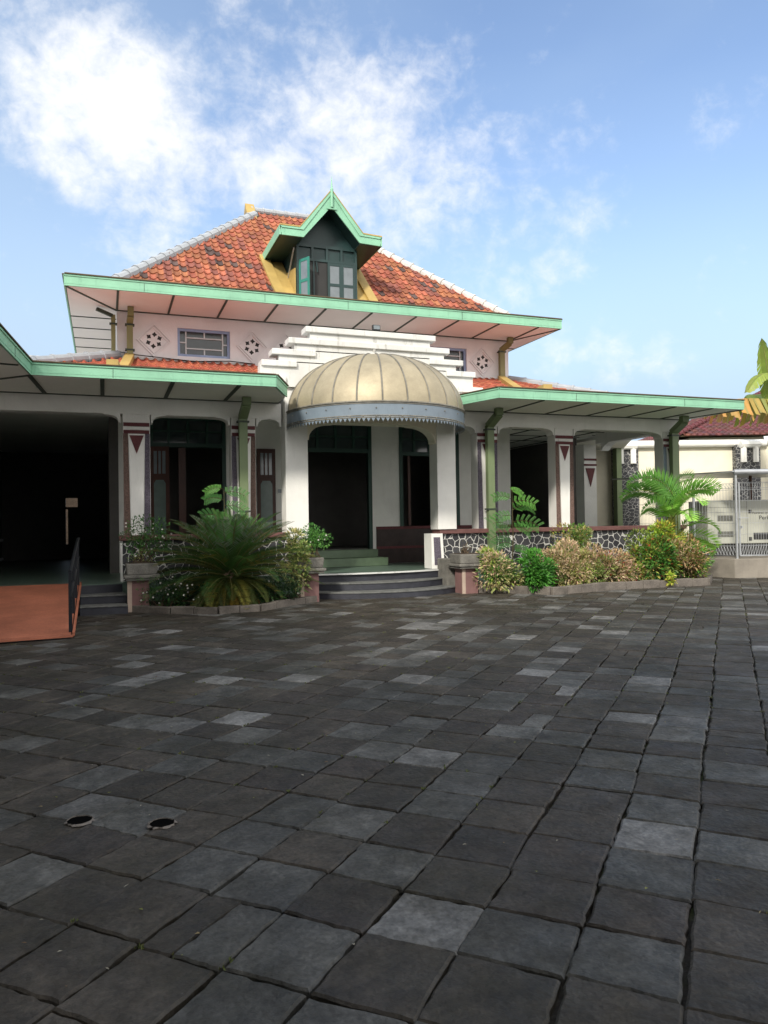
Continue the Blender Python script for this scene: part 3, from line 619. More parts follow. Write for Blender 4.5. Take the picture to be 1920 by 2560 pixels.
def shutter(hx,w_,yaw,m='dormer_green'):
    o=MB();g=MB();c,s=math.cos(yaw),math.sin(yaw)
    def T(mb): mb.v=[(hx+a*c-b*s,DYF-.01+a*s+b*c,z) for a,b,z in mb.v]; return mb
    z0,z1=6.92,7.99;t=.055; W=abs(w_); sg=1 if w_>0 else -1
    xs=sorted((0,w_)); X0,X1=xs
    o.box(X0,X0+t,-.03,0,z0,z1); o.box(X1-t,X1,-.03,0,z0,z1)
    for a,b in ((z0,z0+.07),(z0+.49,z0+.56),(z1-.07,z1)): o.box(X0+t,X1-t,-.028,-.002,a,b)
    sh=T(o).build('dormer_shutter',m,dorm)
    g.box(X0+t,X1-t,-.018,-.01,z0+.07,z0+.49); g.box(X0+t,X1-t,-.018,-.01,z0+.56,z1-.07)
    T(g).build('dormer_pane','glass_grey',dorm)
shutter(4.58,.355,R(-62),'sash_green'); shutter(5.64,-.355,0); shutter(5.64,.36,0)
fm=MB(); fm.box(4.915,4.95,DYF-.02,DYF+.02,6.9,8.0); fm.tube([(5.0,DYF-.03,7.98),(5.02,DYF-.04,7.72)],.02,6); fm.build('casement_post','dormer_green',dorm)
# dormer gable fascia and roof
gp=[(3.98,8.60),(4.47,8.60),(5.27,9.60),(6.07,8.62),(6.56,8.60)]
def offs(p,d):
    return [(p[0][0]+.05,p[0][1]-d),(p[1][0]+.09,p[1][1]-d),(p[2][0],p[2][1]-d*1.75),(p[3][0]-.09,p[3][1]-d),(p[4][0]-.05,p[4][1]-d)]
lo=offs(gp,.22)
gf=MB()
for i in range(4): gf.prism_xz([gp[i],gp[i+1],lo[i+1],lo[i]],DYG,DYG+.04)
hi=offs(gp,.05)
for i in range(4): gf.prism_xz([gp[i],gp[i+1],hi[i+1],hi[i]],DYG-.02,DYG-.0005)
gfo=gf.build('gable_fascia','fascia_green',dorm)
for x in (3.99,6.55): MB().prism_yz([(DYG+.0,8.60),(19.75,8.60),(19.45,8.38),(DYG+.0,8.38)],x-.02,x+.02).build('side_fascia','fascia_green',dorm)
ds=MB()
ds.hull8([(3.99,DYG+.04,8.38),(4.55,DYG+.04,8.38),(4.55,19.5,8.38),(3.99,19.5,8.38)],[(3.99,DYG+.04,8.4),(4.55,DYG+.04,8.4),(4.55,19.5,8.4),(3.99,19.5,8.4)])
ds.hull8([(5.99,DYG+.04,8.38),(6.55,DYG+.04,8.38),(6.55,19.5,8.38),(5.99,19.5,8.38)],[(5.99,DYG+.04,8.4),(6.55,DYG+.04,8.4),(6.55,19.5,8.4),(5.99,19.5,8.4)])
ds.quad((4.52,DYG+.04,8.39),(5.27,DYG+.04,9.3),(5.27,DYF+.03,9.3),(4.52,DYF+.03,8.39)); ds.quad((6.02,DYG+.04,8.39),(5.27,DYG+.04,9.3),(5.27,DYF+.03,9.3),(6.02,DYF+.03,8.39))
ds.build('dormer_soffit','dormer_green',dorm)
dr=MB(); z=.015
for i in range(4):
    a,b=gp[i],gp[i+1]; yb=lambda q:RY0+(q-RZ)/SL+.1
    dr.hull8([(a[0],DYG-.03,a[1]),(b[0],DYG-.03,b[1]),(b[0],max(yb(b[1]),19.6),b[1]),(a[0],max(yb(a[1]),19.6),a[1])],[(a[0],DYG-.03,a[1]+.03),(b[0],DYG-.03,b[1]+.03),(b[0],max(yb(b[1]),19.6),b[1]+.03),(a[0],max(yb(a[1]),19.6),a[1]+.03)])
dr.build('dormer_roof','yellow_flash',dorm)
sp=MB(); sp.tube([(5.27,DYG-.03,9.18),(5.27,DYG-.03,9.55),(5.27,DYG-.03,9.62),(5.27,DYG-.03,9.66),(5.27,DYG-.03,9.94)],[.035,.035,.042,.025,.002],8); sp.box(5.15,5.39,DYG-.03,DYG+.02,9.13,9.17); sp.build('dormer_finial','fascia_green',dorm)
# yellow flashings on the roof either side
def on_roof(x,y,h=.07): return Vector((x,y,RZ+SL*(y-RY0)))+nv*h
def strip(xa,xb,ya,yb,h,curve=0):
    n=6; fl_=MB()
    for k in range(n):
        t0,t1=k/n,(k+1)/n; y0_=ya+(yb-ya)*t0; y1_=ya+(yb-ya)*t1
        f=lambda t:curve*(1-t)**2
        fl_.hull8([on_roof(xa+f(t0),y0_,0),on_roof(xb+f(t0),y0_,0),on_roof(xb+f(t1),y1_,0),on_roof(xa+f(t1),y1_,0)],[on_roof(xa+f(t0),y0_,h),on_roof(xb+f(t0),y0_,h),on_roof(xb+f(t1),y1_,h),on_roof(xa+f(t1),y1_,h)])
    fl_.build('dormer_flashing','yellow_flash',house)
strip(3.89,4.13,17.75,19.6,.09,.08); strip(4.13,4.46,17.75,19.6,.03,.05); strip(6.36,6.6,17.75,19.6,.09,0); strip(6.09,6.36,17.75,19.6,.03,0)
# ------- lower porch roof
YE=13.5; ZS1,ZF1=4.0,4.21; XEL,XER=-1.1,14.0
LS=(5.26-4.23)/(YW-YE)
lowf=fascia('porch_fascia',[(XEL,YE),(2.96,YE),(3.40,14.55)],ZS1,ZF1)
fascia('porch_fascia',[(7.19,14.62),(7.56,YE),(XER,YE)],ZS1,ZF1)
fascia('porch_fascia',[(XER,YE+.02),(XER,26)],ZS1,ZF1)
fascia('wing_fascia',[(XEL,YE-.02),(-1.32,11.0),(-1.6,7.0),(-1.9,3.5)],ZS1,ZF1)
SL_=[]
def slab(poly,z0,z1,mb): SL_.append(MB().prism_xy(poly,z0,z1).build('porch_soffit','soffit_pale',house))
ls=None
slab([(XEL+.02,YE+.02),(2.94,YE+.02),(3.38,14.6),(3.38,YC+.01),(XEL-.0,YC+.01)],ZS1,ZS1+.03,ls)
slab([(7.22,14.66),(7.58,YE+.02),(XER-.02,YE+.02),(XER-.02,YC+.01),(7.22,YC+.01)],ZS1,ZS1+.03,ls)
slab([(13.63,YC+.012),(XER-.02,YC+.012),(XER-.02,26),(13.63,26)],ZS1,ZS1+.03,ls)
slab([(XEL-.0,YC+.01),(-3.3,YC+.01),(-3.9,3.5),(-1.92,3.5),(-1.62,7.0),(-1.34,11.0),(XEL-.0,YE)],ZS1,ZS1+.03,ls)
lsf=SL_[0]
for x in (0.0,1.15,2.3): batten((x,YE+.02),(x,YC),ZS1,lsf,.07)
for x in (8.62,9.75,10.9,12.05,13.1): batten((x,YE+.02),(x,YC),ZS1,lsf,.05)
batten((-3.2,YC-.02),(3.4,YC-.02),ZS1,lsf,.05); batten((7.25,YC-.02),(13.7,YC-.02),ZS1,lsf,.05); batten((XER-.03,YE+.03),(13.7,YC),ZS1-.001,lsf,.06); batten((XEL,YE),(-3.0,YC-.03),ZS1-.001,lsf,.05); batten((XEL-.02,YE+.0),(-1.0,YC-.02),ZS1,lsf,.07)
for k in range(5): batten((-1.2-.1*k,12.7-1.3*k),(-3.4,12.4-1.3*k),ZS1,lsf,.05)
for k in range(8): batten((XER-.03,16.4+1.2*k),(13.64,16.4+1.2*k),ZS1,lsf,.05)
YK=15.0; LK=(5.25-4.235)/(YW-YK)
lr=MB(); rr=random.Random(9); vv2=Vector((0,1,LK)).normalized(); nv2=Vector((0,-LK,1)).normalized(); HL=(YW-YK)/vv2.y-.02
tiles(lr,(-2.6,YK,4.245),(1,0,0),vv2,nv2,lambda a,b:(-2.6+a)<3.2+max(0,(b-.3))*.4 and (-2.6+a)>XL-(YW-YK-b),.185,.24,6.4,HL,pal_low,rr)
tiles(lr,(7.3,YK,4.245),(1,0,0),vv2,nv2,lambda a,b:((7.3+a)>7.55 or b>.6) and (7.3+a)<XR+(YW-YK-b),.185,.24,6,HL,pal_low,rr)
vs3=Vector((-1,0,LK)).normalized()
tiles(lr,(XR+YW-YK,YK,4.245),(0,1,0),vs3,Vector((LK,0,1)).normalized(),lambda a,b:b<a,.185,.24,11,HL,pal_low,rr)
lro=lr.build('porch_roof','roof_tile',house)
lu=MB(); e0=4.23
lu.quad((XEL,YE,e0),(2.96,YE,e0),(3.3,14.4,e0),(3.3,YK,e0)); lu.tri((XEL,YE,e0),(3.3,YK,e0),(XL-(YW-YK),YK,e0)); lu.quad((XL-(YW-YK),YK,e0),(3.35,YK,e0),(3.4,YW,5.23),(XL,YW,5.23))
lu.quad((7.56,YE,e0),(XER,YE,e0),(XR+YW-YK,YK,e0),(7.25,YK,e0)); lu.quad((7.25,YK,e0),(XR+YW-YK,YK,e0),(XR,YW,5.23),(7.2,YW,5.23))
lu.quad((XER,YE,e0),(XER,26,e0),(XR+YW-YK,26,e0),(XR+YW-YK,YK,e0)); lu.quad((XR+YW-YK,YK,e0),(XR+YW-YK,26,e0),(XR,26,5.23),(XR,YW,5.23))
lu.quad((XEL,YE,e0),(XL-(YW-YK),YK,e0),(-5.5,YK,e0+.02),(-5.9,3.5,e0+.02)); lu.tri((XEL,YE,e0),(-5.9,3.5,e0+.02),(-1.32,11,e0)); lu.tri((-1.32,11,e0),(-5.9,3.5,e0+.02),(-1.9,3.5,e0))
lu.quad((XL-(YW-YK),YK,e0),(XL,YW,5.23),(-5.5,YW,5.23),(-5.5,YK,e0)); lu.quad((XL,YW,5.23),(XL,27,5.23),(-5.5,27,5.23),(-5.5,YW,5.23))
lu.box(3.3,7.6,15.31,YW-.01,4.4,4.45)
lu.build('roof_underlay','cap_pale',lro)
caps((XL-1.9,YW-1.9,5.33-LK*1.9),(.30,YW-.05,5.33),.11,.42,'cap_grey',lro)
caps((XR+2.7,YW-2.7,5.31-LK*2.7),(XR+.02,YW-.05,5.31),.10,.42,'cap_grey',lro)
for a,b in ((XL+.1,3.35),(7.4,XR)): MB().bar((a,YW-.04,5.27),(b,YW-.04,5.27),.09,.07).build('mortar_fillet','weathered_white',lro)
wl=MB(); wl.tube([(.62,YW-.1,5.36),(1.2,YW-.12,5.32),(2.0,YW-.1,5.28),(2.8,YW-.12,5.33),(3.4,YW-.1,5.3)],.012,5); wl.tube([(.62,YW-.1,5.36),(.3,YW-.05,5.42)],.012,5); wl.build('roof_cable','rail_black',house)
zl=lambda y:4.235+max(0,y-YK)*LK
for a,m_,b in (((.58,17.62),(.30,15.0),(.16,13.56)),((9.93,17.62),(9.15,15.0),(8.75,13.56))):
    MB().bar((a[0],a[1],zl(a[1])+.12),(m_[0],m_[1],zl(m_[1])+.10),.19,.12).bar((m_[0],m_[1],zl(m_[1])+.10),(b[0],b[1],zl(b[1])+.06),.19,.10).build('roof_channel','yellow_flash',house)
# downpipes
def pipe(pts,w_,d_,m,clamps=(),hopper=True):
    o=MB()
    for a,b in zip(pts,pts[1:]):
        a=Vector(a);b=Vector(b); e=(b-a).normalized()*(.03)
        o.bar(a,b+e*.6,w_,d_,(0,1,0) if abs((b-a).normalized().y)<.8 else (0,0,1))
    p=o.build('downpipe',m,house)
    if clamps:
        c=MB()
        for z in clamps: x,y=pts[-1][0],pts[-1][1]; c.box(x-w_/2-.035,x+w_/2+.035,y-d_/2-.012,y+d_/2+.012,z,z+.035)
        c.build('pipe_clamp','batten_green',p)
pipe([(.60,17.45,6.34),(.60,17.45,6.16),(.585,17.68,6.05),(.585,17.68,5.34)],.13,.11,'pipe_mustard',(5.98,5.42))
pipe([(-.10,17.6,6.28),(.20,17.74,6.20)],.07,.08,'batten_green'); pipe([(.24,17.77,6.22),(.24,17.77,5.3)],.09,.08,'pipe_mustard',(6.0,))
pipe([(10.12,17.45,6.34),(10.12,17.45,6.2),(9.99,17.68,6.05),(9.99,17.68,5.32)],.14,.11,'pipe_mustard',(5.98,))
for x in (2.64,8.22): pipe([(x,14.72,3.99),(x,14.72,3.86),(x,15.16,3.66),(x,15.16,.05)],.165,.13,'pipe_olive',(3.55,1.75))
pipe([(13.36,14.72,3.99),(13.36,14.72,3.86),(13.42,15.16,3.66),(13.42,15.16,.05)],.19,.13,'pipe_olive',(3.55,))
# balustrade
def balus(x0,x1,y=15.2,end=None):
    o=MB(); o.box(x0,x1,y,y+.26,0.0,1.23); b=o.build('stone_balustrade','rubble_wall',house)
    MB().box(x0-.06,x1+.03,y-.07,y+.36,1.23,1.33).build('balustrade_cap','cap_maroon',b,bevel=.012)
    return b
b1=balus(.33,3.72,15.2); b2=balus(6.99,13.72,15.2)
# white rimmed end panels
def endpanel(x0,x1,par,y=15.12):
    o=MB(); o.prism_xz([(x0,.47),(x1+.04,.47),(x1,1.24),(x0,1.24)],y,y+.4); p=o.build('end_panel','white_paint',par)
    q=MB(); q.prism_xz([(x0+.07,.55),(x1-.03,.55),(x1-.065,1.16),(x0+.05,1.16)],y-.006,y+.001); q.build('pebble_inset','pebble_violet',p)
endpanel(6.72,6.99,b2)
o=MB(); o.box(.29,.329,15.16,15.5,.3,1.23); o.build('end_trim','white_paint',b1)
# dome canopy
DC=(5.42,15.06,3.78); DR=1.87; DH=1.24
prof=[]
for k in range(19):
    t=math.pi/2*k/18; prof.append((DR*math.cos(t)**.96,DH*math.sin(t)))
do=MB(); do.lathe(prof,DC,48,math.pi,2*math.pi); dome=do.build('dome_canopy','brass_sheet',house,smooth=True)
for k in range(13):
    a=math.pi+math.pi*k/12+(.02 if k==0 else -.02 if k==12 else 0); path=[(DC[0]+(r+.004)*math.cos(a),DC[1]+(r+.004)*math.sin(a),DC[2]+z+.004) for r,z in prof[:-1]]
    MB().tube(path,.017,6).build('dome_rib','rib_lead',dome)
bn=MB(); bn.lathe([(DR+.03,.0),(DR+.03,-.30)],DC,60,math.pi,2*math.pi); bn.lathe([(DR+.028,-.30),(DR+.022,-.0)],DC,60,math.pi,2*math.pi)
band=bn.build('dome_band','band_blue',dome,smooth=True)
tr=MB()
for zz,rr__ in ((.0,.02),(-.035,.01),(-.265,.01),(-.30,.012)):
    tr.tube([(DC[0]+(DR+.032)*math.cos(math.pi+math.pi*k/40),DC[1]+(DR+.032)*math.sin(math.pi+math.pi*k/40),DC[2]+zz) for k in range(41)],rr__,6)
for k in range(24):
    a=math.pi+math.pi*(k+.5)/24; 
    for zz in (-.12,-.28,.0) if k%2 else (-.28,.0): tr.lathe([(.001,.012),(.012,.006),(.014,-.008)],(DC[0]+(DR+.04)*math.cos(a),DC[1]+(DR+.04)*math.sin(a),DC[2]+zz),6)
tr.build('band_moulding','rib_lead',band)
tt=MB(); nt=66
for k in range(nt):
    a0=math.pi+math.pi*k/nt; a1=math.pi+math.pi*(k+1)/nt; am=(a0+a1)/2; P=lambda a,z,r=DR+.034:(DC[0]+r*math.cos(a),DC[1]+r*math.sin(a),DC[2]+z)
    tt.tri(P(a0,-.30),P(a1,-.30),P(am,-.378)); tt.tri(P(a1,-.30,DR+.03),P(a0,-.30,DR+.03),P(am,-.378,DR+.03))
tt.build('band_teeth','band_blue',band)
du=MB(); du.lathe([(DR-.02,-.02),(.01,-.02)],DC,32,math.pi,2*math.pi); du.build('dome_underside','boundary_cream',dome)
fi=MB(); fc=(DC[0],DC[1]-.02,DC[2]+DH-.02); fi.lathe([(.24,-.03),(.15,.02),(.06,.05),(.025,.08),(.02,.12),(.045,.15),(.05,.18),(.02,.225),(.005,.25),(.001,.26)],fc,12); fi.build('dome_finial','cap_pale',dome,smooth=True)
# rear wing seen through the side arcade
rw=MB(); rw.box(13.6,19.0,24.0,24.2,0,4.2); rw.build('rear_wing_wall','batten_green',house)  # shade on this wall is put into its dark green colour
rwr=MB(); rwr.prism_xy([(13.64,17.0),(14.1,17.4),(14.8,18.5),(18.6,24.3),(13.64,24.3)],3.85,3.95); rwr.build('rear_shade_canopy','soffit_pale',house)  # hidden canopy added to keep daylight off the wall behind
rp=MB(); rp.box(15.95,16.15,20.7,20.9,0,3.85); rp.build('rear_wing_post','pipe_olive',house)
# left wing wall (mostly off frame)
lw=MB(); lw.box(-3.3,-3.1,3.5,15.3,0,3.99); lw.build('wing_wall','white_paint',house)
wh=MB(); wh.box(-14,-5.6,1.0,17,5.0,8.6); wh.build('wing_shade_mass','upper_paint',house)  # unseen bulk added above the wing to cut light from the left
wh=MB(); wh.hull8([(-15,0,8.6),(-4.8,0,8.6),(-4.8,18,8.6),(-15,18,8.6)],[(-10,5,11.5),(-9.6,5,11.5),(-9.6,13,11.5),(-10,13,11.5)]); wh.build('shade_mass_roof','cap_maroon',house)  # out-of-view roof on that bulk, added for more shade
# floodlight on the parapet
fd=thing('floodlight','small black floodlight standing on the topmost coping slab of the stepped parapet','floodlight',(5.48,15.1,5.56))
MB().box(5.40,5.57,15.02,15.10,5.60,5.71).build('lamp_housing','slot_dark',fd,bevel=.006)
MB().box(5.415,5.555,15.012,15.019,5.615,5.695).build('lamp_glass','glass_grey',fd)
MB().bar((5.385,15.06,5.56),(5.385,15.06,5.67),.012,.02).bar((5.585,15.06,5.56),(5.585,15.06,5.67),.012,.02).bar((5.385,15.06,5.566),(5.585,15.06,5.566),.02,.012).build('lamp_bracket','slot_dark',fd)
# ------------------------------------------------------------------ front steps
fs=thing('entrance_steps','curved black entrance steps with grey worn treads below the brass dome','steps',(5.4,14.5,0))
def arc(x0,x1,ym,ye,n=16,cx=5.5):
    out=[]
    for k in range(n+1):
        x=x0+(x1-x0)*k/n; t=(x-(x0+x1)/2)/((x1-x0)/2); out.append((x,ym+(ye-ym)*(abs(t)**2.1)))
    return out
for (x0,x1,ym,ye,z0,z1) in ((3.92,7.12,13.98,14.55,-.03,.135),(3.92,7.0,14.42,14.95,.135,.29)):
    pl=arc(x0,x1,ym,ye); MB().prism_xy(pl+[(x1,15.2),(x0,15.2)],z0,z1-.03).build('riser','step_black',fs,bevel=.008)
    pl=[(x,y-.015) for x,y in pl]; MB().prism_xy(pl+[(x1,15.2),(x0,15.2)],z1-.03,z1).build('tread','step_tread',fs,bevel=.008)
pl=arc(3.92,6.98,14.88,15.10); MB().prism_xy(pl+[(6.98,15.115),(3.92,15.115)],.29,.434).build('riser','step_black',fs)
# left steps
l2=thing('side_steps','dark stone side steps between the orange ramp and the stone wall','steps',(-.03,14.3,0))
for y,z0,z1 in ((13.75,-.03,.15),(14.15,.15,.30)):
    MB().prism_xy([(-.40,y+.05),(.38,y),(.30,15),(-.40,15)],z0,z1-.025).build('riser','step_black',l2,bevel=.01)
    MB().prism_xy([(-.40,y+.035),(.38,y-.015),(.30,15),(-.40,15)],z1-.025,z1).build('tread','step_tread',l2,bevel=.008)
MB().prism_xy([(-.40,14.53),(.31,14.72),(.31,15),(-.40,15)],.30,.445).build('riser','step_black',l2)
# ------------------------------------------------------------------ ramp
rm=thing('access_ramp','orange access ramp with black handrails rising into the dark left wing','ramp',(-1.0,12.8,0))
rz_=lambda y:.03+(.47-.03)*(y-11.05)/(14.65-11.05)
MB().hull8([(-1.75,10.98,-.02),(-.42,11.1,-.02),(-.42,14.7,-.02),(-1.75,14.6,-.02)],[(-1.75,10.98,.02),(-.42,11.1,.02),(-.42,14.75,.465),(-1.75,14.6,.465)]).build('ramp_base','rail_black',rm)
for k in range(3):
    y0=11.05+1.2*k; y1=y0+1.195; MB().hull8([(-1.74,y0-.07*(k==0),rz_(y0)),(-.43,y0+.03*(k==0),rz_(y0)),(-.43,y1,rz_(y1)),(-1.74,y1,rz_(y1))],[(-1.74,y0-.07*(k==0),rz_(y0)+.025),(-.43,y0+.03*(k==0),rz_(y0)+.025),(-.43,y1,rz_(y1)+.025),(-1.74,y1,rz_(y1)+.025)]).build('ramp_deck','ramp_orange',rm)
MB().bar((-1.78,10.93,.035),(-.40,11.05,.035),.05,.03).build('ramp_lip','ramp_orange',rm)
MB().bar((-.40,11.1,.05),(-.40,14.7,.49),.03,.05).build('ramp_kerb','ramp_orange',rm)
for x in (-.44,-1.72):
    h=MB(); ys=[11.2,12.3,13.4,14.5]
    for y in ys: h.bar((x,y,rz_(y)),(x,y,rz_(y)+.84),.045,.045,(0,1,0))
    for dz in (.84,.5): h.tube([(x,11.2,rz_(11.2)+dz-(.0)),(x,14.5,rz_(14.5)+dz),(x,15.15,rz_(14.5)+dz)],.024,8)
    h.build('handrail','rail_black',rm)
# ------------------------------------------------------------------ beds
def bed(poly,label,h,name='planting_bed'):
    cx=sum(p[0] for p in poly)/len(poly); cy=sum(p[1] for p in poly)/len(poly)
    t=thing(name,label,'planting bed',(cx,cy,0))
    k=MB()
    for a,b in zip(poly,poly[1:]):
        a=Vector((*a,0));b=Vector((*b,0));L_=(b-a).length;n=max(1,round(L_/.42))
        for i in range(n):
            p=a+(b-a)*i/n; q=a+(b-a)*(i+.985)/n; hh=h+rnd.uniform(-.012,.012); zc=(hh-.05)/2
            k.bar(p+Vector((0,0,zc)),q+Vector((0,0,zc)),.13,hh+.05)
    k.build('stone_kerb','kerb_stone',t,bevel=.012)
    return t
PL=[(.47,13.99),(1.08,13.38),(1.80,12.96),(2.51,13.04),(3.17,13.68),(3.85,14.12)]
PR=[(7.18,14.36),(7.85,13.78),(8.39,13.03),(9.97,13.33),(12.57,13.25),(13.55,14.2)]
bl=bed(PL,'left planting bed with rounded dark stone kerb holding the cycad','x' and .12)
br=bed(PR,'right planting bed with stone kerb full of mixed shrubs below the stone balustrade',.16)
struct(MB().prism_xy(PL+[(3.85,15.2),(.47,15.2)],-.03,.07).build('soil','soil')); struct(MB().prism_xy(PR+[(13.55,15.2),(7.18,15.2)],-.03,.09).build('soil','soil'))
# ------------------------------------------------------------------ pedestals and pots
def pedestal(x,y,label,z=.55,w_=.36):
    t=thing('garden_pedestal',label,'pedestal',(x,y,0),'pedestals carrying concrete pots')
    MB().box(x-w_/2,x+w_/2,y-w_/2,y+w_/2,-.03,z).build('shaft','pink_render',t,bevel=.008)
    e=MB()
    for sx in (-1,): e.box(x+sx*w_/2-.004,x+sx*w_/2+.07,y-w_/2-.006,y-w_/2+.02,-.03,z-.001)
    e.build('pale_edge','pale_edge',t)
def pot(x,y,z,label,h=.3):
    t=thing('concrete_pot',label,'plant pot',(x,y,z),'concrete pots on pedestals')
    b=MB(); b.box(x-.27,x+.27,y-.27,y+.27,z,z+.045); b.box(x-.30,x+.30,y-.30,y+.30,z+.045,z+.10); b.build('pot_base','pot_concrete',t,bevel=.012)
    p=MB(); p.hull8([(x-.25,y-.25,z+.1),(x+.25,y-.25,z+.1),(x+.25,y+.25,z+.1),(x-.25,y+.25,z+.1)],[(x-.27,y-.27,z+h),(x+.27,y-.27,z+h),(x+.27,y+.27,z+h),(x-.27,y+.27,z+h)]); p.build('pot_body','pot_concrete',t,bevel=.02)
    MB().box(x-.22,x+.22,y-.22,y+.22,z+h,z+h+.012).build('pot_soil','soil',t)
pedestal(.56,14.1,'pinkish pedestal at the left end of the left bed, under a grey pot'); pot(.62,14.1,.55,'grey concrete pot beside the stone wall near the side steps')
pedestal(3.68,14.2,'pinkish pedestal on the left edge of the curved entrance steps'); pot(3.68,14.2,.55,'dark concrete pot left of the entrance steps holding a green bush')
pedestal(7.12,14.25,'pinkish pedestal on the right edge of the curved entrance steps',.52); pot(7.12,14.25,.52,'weathered grey concrete pot right of the entrance steps with dry twigs')
pbk=tag(MB().box(6.84,7.1,14.62,15.1,0,.70).build('pebble_pier','pot_concrete',org=(6.97,14.85,0),bevel=.015),'low pebbled grey pier between the entrance steps and the right stone wall','pier')
# ------------------------------------------------------------------ plants
def leaf(mb,p,d,n,l,w_,c,fold=.25):
    d=d.normalized(); s=d.cross(n)
    if s.length<1e-4: s=Vector((1,0,0))
    s.normalize(); m=s.cross(d)
    a=p+d*l*.45+s*w_*.5+m*w_*fold; b=p+d*l*.45-s*w_*.5+m*w_*fold; t=p+d*l-m*w_*.12
    mb.add([p,a,t,b],[(0,1,2),(0,2,3)],c)
def jit(c,rr,k=.2):
    f=1+rr.uniform(-k,k); return (c[0]*f*(1+rr.uniform(-.1,.1)),c[1]*f,c[2]*f)
def rv(rr):
    while True:
        v=Vector((rr.uniform(-1,1),rr.uniform(-1,1),rr.uniform(-1,1)))
        if .01<v.length<1: return v
def shrub(c,r,n,ll,lw,pal,label,seed,group=None,name='shrub',stems=7,z0=.08,flowers=0,clumps=20,shell=.5,cat='shrub'):
    rr=random.Random(seed); c=Vector(c); t=thing(name,label,cat,(c.x,c.y,z0),group)
    cl=[]
    for _ in range(clumps):
        v=rv(rr).normalized(); 
        if _%3==0: v.z=-abs(v.z)
        if _%4==1: v=v*.5
        cl.append(c+Vector((v.x*r[0]*.72,v.y*r[1]*.72,v.z*r[2]*.72)))
    mb=MB(); rc=min(r)*.60
    per=n//len(cl)
    for ci,q in enumerate(cl):
        base=pal[rr.randrange(len(pal))]; rs=rc*rr.uniform(.65,1.15)
        for _ in range(per):
            v=rv(rr).normalized()*rr.uniform(shell,1.0)**.6
            p=q+v*rs
            if p.z<z0: continue
            out=(p-c); out=Vector((out.x/r[0],out.y/r[1],out.z/r[2]))
            d=(v*.7+out*.6+rv(rr)*.8+Vector((0,0,.15)))
            cc=base if rr.random()<.65 else pal[rr.randrange(len(pal))]
            if 'red' in label and rr.random()<.03: cc=(.42,.04,.03)
            k=rr.uniform(.7,1.25)
            leaf(mb,p,d,Vector((rr.uniform(-.5,.5),rr.uniform(-.8,.2),1)),ll*k,lw*k,jit(cc,rr))
    mb.build('foliage','leaf',t)
    sm=MB()
    for k in range(stems):
        q=cl[k%len(cl)]; b=Vector((c.x+rr.uniform(-.3,.3)*r[0],c.y+rr.uniform(-.3,.3)*r[1],z0)); m=(b+q)/2+Vector((rr.uniform(-.05,.05),rr.uniform(-.05,.05),.02))
        sm.tube([b,m,q],[.012,.009,.004],5)
    sm.build('stems','stem_brown',t)
    if flowers:
        f=MB()
        for _ in range(flowers):
            q=cl[rr.randrange(len(cl))]; v=rv(rr).normalized(); v.y=-abs(v.y); p=q+v*rc*1.05
            for k in range(5):
                a=2*math.pi*k/5; leaf(f,p,Vector((math.cos(a),-.3,math.sin(a))),Vector((0,-1,0)),.02,.014,(.75,.72,.68))
        struct(f.build('flowers','leaf',t),'stuff')
    return t
def frond(mb,st,base,az,el0,el1,length,n,ll,lw,col,rr,vee=.5,hang=.2,taper=True,coltip=None,r0=.012,start=.12,roll=0):
    p=Vector(base); seg=14; pts=[p.copy()]; dirs=[]
    for k in range(seg):
        t=k/(seg-1); el=el0+(el1-el0)*t**1.2; d=Vector((math.cos(az)*math.cos(el),math.sin(az)*math.cos(el),math.sin(el))); p=p+d*length/seg; pts.append(p.copy()); dirs.append(d)
    st.tube(pts,[r0*(1-.75*k/seg) for k in range(seg+1)],5,caps=False)
    side0=Vector((-math.sin(az),math.cos(az),0))
    for k in range(n):
        side=side0
        t=start+(1-start)*k/n; f=t*seg; i=min(int(f),seg-1); q=pts[i]+(pts[i+1]-pts[i])*(f-i); d=dirs[i]; upn=side.cross(d).normalized()
        if upn.z<0: upn=-upn
        if roll: side,upn=side*math.cos(roll)+upn*math.sin(roll),upn*math.cos(roll)-side*math.sin(roll)
        s=math.sin(math.pi*min(1,(t*.9+.12)))**.45 if taper else 1
        ln=ll*s*rr.uniform(.9,1.08)
        c=jit(col,rr,.18) if not coltip or rr.random()>t*.6 else jit(coltip,rr,.18)
        for sg in (-1,1):
            dd=(side*sg*1.0+d*(.45+.5*t)+upn*vee-Vector((0,0,hang))).normalized()
            leaf(mb,q,dd,upn,ln,lw,c,.1)
